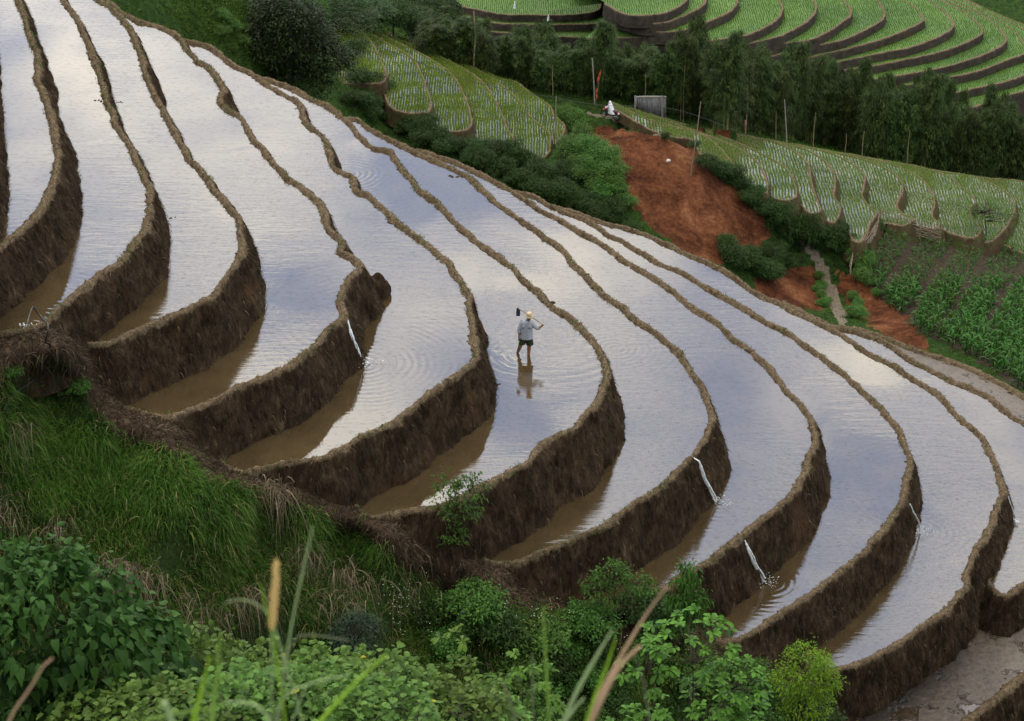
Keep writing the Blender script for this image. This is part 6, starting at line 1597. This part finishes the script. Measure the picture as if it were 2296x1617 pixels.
def figure(J, E, mat_, parent, name='body'):
    names = list(J); idx = {n_: i for i, n_ in enumerate(names)}
    return skin_mesh(name, [J[n_][0] for n_ in names], [(idx[a], idx[b]) for a, b in E], [J[n_][1] for n_ in names], mat_, parent)
farmer = empty('person', tuple(man))
J = {'pelvis': ((0.0, 0, 0.72), (0.14, 0.10)), 'belly': ((0.01, 0, 0.90), (0.135, 0.095)), 'chest': ((0.02, -0.01, 1.12), (0.16, 0.10)), 'neck0': ((0.05, -0.03, 1.28), (0.075, 0.065)), 'neck': ((0.07, -0.05, 1.35), 0.05),
     'head0': ((0.09, -0.075, 1.42), (0.068, 0.075)), 'head1': ((0.10, -0.085, 1.50), (0.075, 0.085)), 'head2': ((0.10, -0.075, 1.565), (0.055, 0.06)),
     'shL': ((-0.15, 0, 1.24), 0.055), 'elL': ((-0.215, -0.02, 0.98), 0.050), 'wrL': ((-0.24, -0.05, 0.76), 0.034), 'palL': ((-0.24, -0.06, 0.70), (0.034, 0.018)), 'palL2': ((-0.24, -0.065, 0.655), (0.032, 0.016)),
     'shR': ((0.19, 0, 1.22), 0.055), 'elR': ((0.37, -0.03, 0.99), 0.050), 'wrR': ((0.50, -0.02, 1.10), 0.034), 'palR': ((0.545, -0.015, 1.14), (0.032, 0.022)),
     'hipL': ((-0.10, 0, 0.66), 0.095), 'knL': ((-0.20, -0.04, 0.36), 0.074), 'caL': ((-0.235, 0.05, 0.20), 0.066), 'anL': ((-0.29, 0.12, 0.0), 0.042), 'heL': ((-0.27, 0.10, -0.06), 0.036), 'toL': ((-0.31, 0.0, -0.09), (0.045, 0.022)),
     'hipR': ((0.09, 0, 0.66), 0.095), 'knR': ((0.10, -0.03, 0.32), 0.074), 'caR': ((0.09, 0.0, 0.17), 0.066), 'anR': ((0.075, 0.0, -0.08), 0.042), 'heR': ((0.075, 0.02, -0.14), 0.036), 'toR': ((0.06, -0.14, -0.16), (0.045, 0.022))}
E_ = [('pelvis', 'belly'), ('belly', 'chest'), ('chest', 'neck0'), ('neck0', 'neck'), ('neck', 'head0'), ('head0', 'head1'), ('head1', 'head2'), ('chest', 'shL'), ('shL', 'elL'), ('elL', 'wrL'), ('wrL', 'palL'), ('palL', 'palL2'),
      ('chest', 'shR'), ('shR', 'elR'), ('elR', 'wrR'), ('wrR', 'palR'), ('pelvis', 'hipL'), ('hipL', 'knL'), ('knL', 'caL'), ('caL', 'anL'), ('anL', 'heL'), ('heL', 'toL'), ('pelvis', 'hipR'), ('hipR', 'knR'), ('knR', 'caR'), ('caR', 'anR'), ('anR', 'heR'), ('heR', 'toR')]
# fingers: left hand hangs half curled, right hand closes round the hoe handle
def fingers(base, out_d, down_d, curl_d, tag_, lens):
    base = np.array(base); out_d, down_d, curl_d = map(np.array, (out_d, down_d, curl_d))
    for k, L1 in enumerate(lens):
        b0 = base + out_d * (k - 1.5) * 0.019
        p1 = b0 + down_d * L1 * 0.45; p2 = p1 + (down_d * 0.6 + curl_d * 0.8) * L1 * 0.35; p3 = p2 + (curl_d * 0.95 - down_d * 0.3) * L1 * 0.28
        nm = ['%s%d%s' % (tag_, k, s) for s in 'abcd']
        J[nm[0]] = (tuple(b0), 0.0095); J[nm[1]] = (tuple(p1), 0.009); J[nm[2]] = (tuple(p2), 0.0085); J[nm[3]] = (tuple(p3), 0.007)
        E_.append((('palL2' if tag_ == 'fl' else 'palR'), nm[0])); E_.extend([(nm[0], nm[1]), (nm[1], nm[2]), (nm[2], nm[3])])
fingers((-0.24, -0.068, 0.625), (1, 0, 0), (0, -0.1, -1), (0.1, 0.9, -0.2), 'fl', [0.075, 0.085, 0.08, 0.062])
fingers((0.560, -0.045, 1.155), (0.63, 0, -0.55), (-0.35, -0.5, 0.5), (-0.35, 0.75, 0.1), 'fr', [0.07, 0.08, 0.075, 0.06])
J['tl0'] = ((-0.212, -0.075, 0.68), 0.011); J['tl1'] = ((-0.20, -0.088, 0.645), 0.009); J['tr0'] = ((0.52, -0.045, 1.13), 0.011); J['tr1'] = ((0.515, -0.06, 1.17), 0.009)
E_ += [('palL', 'tl0'), ('tl0', 'tl1'), ('palR', 'tr0'), ('tr0', 'tr1')]
figure(J, E_, M_SKIN, farmer)
mb = MB()   # face
hd = np.array([0.10, -0.085, 1.49])
mb.blob(hd + [0.0, -0.088, -0.01], (0.013, 0.018, 0.022), 8, 6); mb.blob(hd + [0.083, 0.0, -0.01], (0.010, 0.02, 0.028), 8, 6); mb.blob(hd + [-0.083, 0.0, -0.01], (0.010, 0.02, 0.028), 8, 6); mb.blob(hd + [0, -0.078, -0.045], (0.02, 0.01, 0.007), 8, 5)
mb.build('face_features', M_SKIN, farmer)
mb = MB()
for sx in (-0.03, 0.03): mb.blob(hd + [sx, -0.080, 0.012], (0.012, 0.008, 0.006), 8, 5)
mb.build('eyes', M_BLACK, farmer)
mb = MB(); mb.blob(hd + [0, 0.028, 0.02], (0.084, 0.082, 0.085), 14, 10); mb.build('hair', M_HAIR, farmer)
Rh = Matrix.Rotation(radians(6), 3, 'X') @ Matrix.Rotation(radians(-6), 3, 'Y')
mb = MB(); mb.lathe([(0.0, 0.115), (0.05, 0.115), (0.082, 0.10), (0.090, 0.05), (0.096, 0.0), (0.112, -0.010), (0.132, -0.030), (0.129, -0.036), (0.11, -0.020), (0.09, -0.008), (0.085, 0.04)], tuple(hd + [0.0, -0.015, 0.055]), 24, Rh); mb.build('hat', M_HAT, farmer)
mb = MB(); mb.lathe([(0.101, 0.004), (0.097, 0.026), (0.094, 0.03)], tuple(hd + [0.0, -0.015, 0.055]), 24, Rh); mb.build('hat_band', simple('hat_band', (0.30, 0.23, 0.14)), farmer)
# shirt: torso shell open at hem plus sleeves
def shell(name, rows, mat_, parent, n=20, seed=0, wob=0.012):
    """rows: (centre, rx, ry)"""
    V = []; F = []
    for k, (c, rx, ry) in enumerate(rows):
        for i in range(n):
            a = 2 * pi * i / n
            w = 1 + wob * 3 * sin(a * 5 + k * 0.9 + seed) * (0.3 + 0.7 * k / len(rows))
            V.append((c[0] + cos(a) * rx * w, c[1] + sin(a) * ry * w, c[2]))
    for k in range(len(rows) - 1):
        for i in range(n): F.append((k * n + i, k * n + (i + 1) % n, (k + 1) * n + (i + 1) % n, (k + 1) * n + i))
    o = mesh_np(name, np.array(V), np.array(F), mat_, parent)
    s = o.modifiers.new('thick', 'SOLIDIFY'); s.thickness = 0.006
    s = o.modifiers.new('sub', 'SUBSURF'); s.levels = s.render_levels = 1
    return o
sh = shell('shirt', [((0.06, -0.035, 1.335), 0.062, 0.06), ((0.045, -0.02, 1.30), 0.115, 0.085), ((0.02, -0.01, 1.26), 0.205, 0.115), ((0.015, -0.005, 1.18), 0.215, 0.135), ((0.01, 0, 1.05), 0.20, 0.14), ((0.005, 0, 0.90), 0.195, 0.145), ((0.005, 0, 0.76), 0.205, 0.155), ((0.01, 0, 0.635), 0.215, 0.165)], M_SHIRT, farmer, seed=1)
def sleeve(a, b, c, r0, r1, r2, par):
    a, b, c = map(np.array, (a, b, c)); t = np.linspace(0, 1, 12)[:, None]
    P = (1 - t) ** 2 * a + 2 * (1 - t) * t * (2 * b - (a + c) / 2) + t ** 2 * c
    mb = MB(); mb.tube(P, np.interp(np.linspace(0, 1, 12), [0, 0.5, 0.93, 0.94, 1], [r0, r1, r2, r2 * 1.22, r2 * 1.22]), 12, False)
    o = mb.build('sleeve', M_SHIRT, par); o.modifiers.new('thick', 'SOLIDIFY').thickness = 0.004
sleeve((-0.12, 0, 1.25), (-0.215, -0.01, 1.03), (-0.235, -0.03, 0.88), 0.078, 0.068, 0.055, sh)
sleeve((0.15, 0, 1.23), (0.31, -0.02, 1.06), (0.42, -0.03, 1.025), 0.078, 0.068, 0.052, sh)
mb = MB(); mb.tube([(0.10, -0.095, 1.33), (0.055, -0.13, 1.27), (0.015, -0.145, 1.2), (0.01, -0.155, 0.95), (0.012, -0.168, 0.65)], 0.006, 4); mb.build('placket', simple('shirt_seam', (0.22, 0.24, 0.29)), sh)
mb = MB(); mb.box((0.10, -0.135, 1.12), (0.10, 0.012, 0.10)); mb.box((-0.09, -0.13, 1.12), (0.10, 0.012, 0.10)); mb.build('pocket', M_SHIRT, sh)
mb = MB(); mb.tube([(-0.02, -0.075, 1.345), (0.055, -0.105, 1.30), (0.13, -0.07, 1.335), (0.12, 0.02, 1.36), (0.0, 0.03, 1.36), (-0.02, -0.075, 1.345)], 0.014, 6); mb.build('collar', M_SHIRT, sh)
sr = shell('shorts', [((0.0, 0, 0.74), 0.16, 0.12), ((0.0, 0, 0.66), 0.195, 0.135), ((0.0, 0, 0.59), 0.20, 0.14)], M_SHORTS, farmer, seed=2)
shell('shorts_leg', [((-0.095, 0, 0.66), 0.105, 0.12), ((-0.12, 0, 0.55), 0.118, 0.125), ((-0.145, -0.01, 0.43), 0.122, 0.13)], M_SHORTS, sr, 16, 3)
shell('shorts_leg', [((0.095, 0, 0.66), 0.105, 0.12), ((0.105, 0, 0.55), 0.120, 0.125), ((0.115, -0.01, 0.405), 0.126, 0.13)], M_SHORTS, sr, 16, 4)
mb = MB(); mb.tube([(-0.215, -0.04, 0.62), (-0.245, -0.05, 0.52), (-0.268, -0.06, 0.43)], [0.006, 0.014, 0.022], 6); mb.build('stripe', M_STRIPE, sr)
tag(farmer, 'farmer in straw hat, grey shirt and dark shorts wading with hoe on shoulder', 'person')
hoe = empty('hoe', tuple(man))
h0 = np.array([-0.27, 0.17, 1.665]); h1 = np.array([0.575, -0.035, 1.145]); dd = (h1 - h0) / np.linalg.norm(h1 - h0)
mb = MB(); mb.tube([h0, h0 * 0.5 + h1 * 0.5 + [0, 0, 0.01], h1 + dd * 0.02], 0.017, 8); mb.build('handle', M_WOOD, hoe)
mb = MB(); V = []
for (x, z, y) in [(-0.33, 1.60, 0.17), (-0.315, 1.67, 0.17), (-0.26, 1.69, 0.17), (-0.215, 1.64, 0.17), (-0.20, 1.55, 0.15), (-0.205, 1.40, 0.12), (-0.335, 1.39, 0.12), (-0.335, 1.50, 0.14)]:
    V += [(x, y, z), (x, y + 0.012, z)]
n = 8; F3 = []
me_v = np.array(V); F = [(2 * i, 2 * ((i + 1) % n), 2 * ((i + 1) % n) + 1, 2 * i + 1) for i in range(n)]
mb.add(me_v, F); cvi = [(0, 2 * i, 2 * (i + 1)) for i in range(1, n - 1)] + [(1, 2 * (i + 1) + 1, 2 * i + 1) for i in range(1, n - 1)]
mb.add(me_v, cvi); mb.build('blade', M_IRON, hoe, False)
tag(hoe, 'long-handled hoe with a broad dark blade carried over the farmer\'s shoulder', 'hoe')

# ---------------------------------------------------------------- motorbike and rider
loc, _ = hit(1368, 266, BV_M); mbk = empty('motorbike', tuple(loc)); 
M_TYRE = simple('tyre', (0.015, 0.015, 0.016), 0.85); M_RED = simple('red_plastic', (0.42, 0.02, 0.02), 0.35); M_DKP = simple('dark_plastic', (0.02, 0.02, 0.024), 0.4); M_CHR = simple('bike_metal', (0.4, 0.4, 0.42), 0.35, metal=0.9)
rot = radians(-38)
mbk.rotation_euler = (0, 0, rot)   # local -X is the front, far side left
for x, nm in ((-0.62, 'front_wheel'), (0.60, 'rear_wheel')):
    w = empty(nm, (x, 0, 0.29), parent=mbk); mb = MB(); mb.ring((0, 0, 0), 0.25, 0.04, (0, 1, 0), 24, 8); mb.build('tyre', M_TYRE, w)
    mb = MB(); mb.ring((0, 0, 0), 0.20, 0.012, (0, 1, 0), 24, 6); mb.tube([(0, -0.06, 0), (0, 0.06, 0)], 0.04, 8)
    for i in range(8): mb.tube([(0, 0, 0), (0.2 * cos(i * pi / 4), 0, 0.2 * sin(i * pi / 4))], 0.005, 4)
    mb.build('rim', M_CHR, w)
mb = MB(); mb.tube([(-0.45, 0, 0.85), (-0.32, 0, 0.55), (-0.05, 0, 0.42), (0.25, 0, 0.5), (0.55, 0, 0.68)], [0.06, 0.10, 0.12, 0.11, 0.06], 8); mb.blob((0.0, 0, 0.36), (0.16, 0.11, 0.13)); mb.build('frame', M_DKP, mbk)
mb = MB(); mb.blob((0.28, 0, 0.74), (0.36, 0.13, 0.07), 12, 8); mb.build('seat', M_DKP, mbk)
mb = MB(); mb.blob((-0.48, 0, 0.80), (0.10, 0.14, 0.16), 10, 8); mb.blob((-0.60, 0, 0.62), (0.16, 0.07, 0.06), 10, 6); mb.build('front_fairing', M_RED, mbk)
mb = MB(); mb.tube([(-0.45, 0, 0.85), (-0.54, 0.05, 0.6), (-0.62, 0.06, 0.29)], 0.02, 6); mb.tube([(-0.54, -0.05, 0.6), (-0.62, -0.06, 0.29)], 0.02, 6); mb.build('fork', M_CHR, mbk)
mb = MB(); mb.tube([(-0.36, -0.32, 1.0), (-0.43, -0.12, 0.96), (-0.45, 0, 0.93), (-0.43, 0.12, 0.96), (-0.36, 0.32, 1.0)], 0.018, 6); mb.build('handlebar', M_DKP, mbk)
mb = MB(); mb.tube([(0.05, -0.12, 0.27), (0.4, -0.14, 0.30), (0.72, -0.14, 0.38)], 0.035, 7); mb.build('exhaust', M_CHR, mbk)
mb = MB(); mb.box((0.80, 0, 0.58), (0.02, 0.20, 0.15)); mb.build('number_plate', simple('plate_white', (0.6, 0.6, 0.62), 0.6), mbk, False)
mb = MB(); mb.box((0.72, 0, 0.66), (0.10, 0.12, 0.06)); mb.build('tail_light', M_RED, mbk, False)
tag(mbk, 'small motorbike with red front fairing on the dirt track above the landslide', 'motorbike')
rider = empty('person', tuple(loc)); rider.rotation_euler = (0, 0, rot)
J = {'pelvis': ((0.12, 0, 0.84), (0.15, 0.12)), 'chest': ((0.02, 0, 1.15), (0.15, 0.12)), 'neck': ((-0.02, 0, 1.34), 0.055), 'head': ((-0.05, 0, 1.44), (0.085, 0.08)), 'head2': ((-0.05, 0, 1.53), (0.07, 0.07)),
     'sl': ((0.0, 0.19, 1.24), 0.055), 'el': ((-0.18, 0.27, 1.08), 0.045), 'hl': ((-0.38, 0.28, 1.0), 0.03), 'sr': ((0.0, -0.19, 1.24), 0.055), 'er': ((-0.18, -0.27, 1.08), 0.045), 'hr': ((-0.38, -0.28, 1.0), 0.03),
     'kl': ((-0.25, 0.18, 0.72), 0.075), 'al': ((-0.15, 0.17, 0.33), 0.05), 'tl': ((-0.30, 0.17, 0.26), 0.04), 'kr': ((-0.25, -0.18, 0.72), 0.075), 'ar': ((-0.15, -0.17, 0.33), 0.05), 'tr': ((-0.30, -0.17, 0.26), 0.04)}
E_ = [('pelvis', 'chest'), ('chest', 'neck'), ('neck', 'head'), ('head', 'head2'), ('chest', 'sl'), ('sl', 'el'), ('el', 'hl'), ('chest', 'sr'), ('sr', 'er'), ('er', 'hr'), ('pelvis', 'kl'), ('kl', 'al'), ('al', 'tl'), ('pelvis', 'kr'), ('kr', 'ar'), ('ar', 'tr')]
for s_, yy in (('l', 0.28), ('r', -0.28)):
    for k in range(4):
        J['f%s%d' % (s_, k)] = ((-0.40, yy + (k - 1.5) * 0.02, 1.035), 0.009); J['g%s%d' % (s_, k)] = ((-0.445, yy + (k - 1.5) * 0.02, 1.0), 0.008); E_ += [('h' + s_, 'f%s%d' % (s_, k)), ('f%s%d' % (s_, k), 'g%s%d' % (s_, k))]
    J['t' + s_ + 'x'] = ((-0.37, yy - 0.04 * (1 if yy > 0 else -1), 0.98), 0.01); E_.append(('h' + s_, 't' + s_ + 'x'))
figure(J, E_, simple('rider_clothes', (0.03, 0.035, 0.05)), rider)
M_RAIN = simple('white_raincoat', (0.62, 0.63, 0.68), 0.5, var=0.12, scale=5)
shell('raincoat', [((-0.05, 0, 1.66), 0.02, 0.02), ((-0.05, 0, 1.62), 0.09, 0.08), ((-0.04, 0, 1.52), 0.135, 0.12), ((-0.02, 0, 1.38), 0.13, 0.13), ((0.0, 0, 1.28), 0.19, 0.24), ((0.02, 0, 1.10), 0.23, 0.27), ((0.08, 0, 0.92), 0.25, 0.26), ((0.12, 0, 0.72), 0.32, 0.27), ((0.16, 0, 0.52), 0.40, 0.28)], M_RAIN, rider, 20, 3, 0.02)
for yy in (0.24, -0.24):
    mb = MB(); mb.tube([(0.0, yy * 0.8, 1.26), (-0.16, yy * 1.1, 1.12), (-0.33, yy * 1.15, 1.02)], [0.085, 0.075, 0.07], 9, False); mb.build('sleeve', M_RAIN, rider)
rider.scale = (0.88, 0.88, 0.9)
tag(rider, 'person in a hooded white raincoat sitting on the motorbike', 'person')
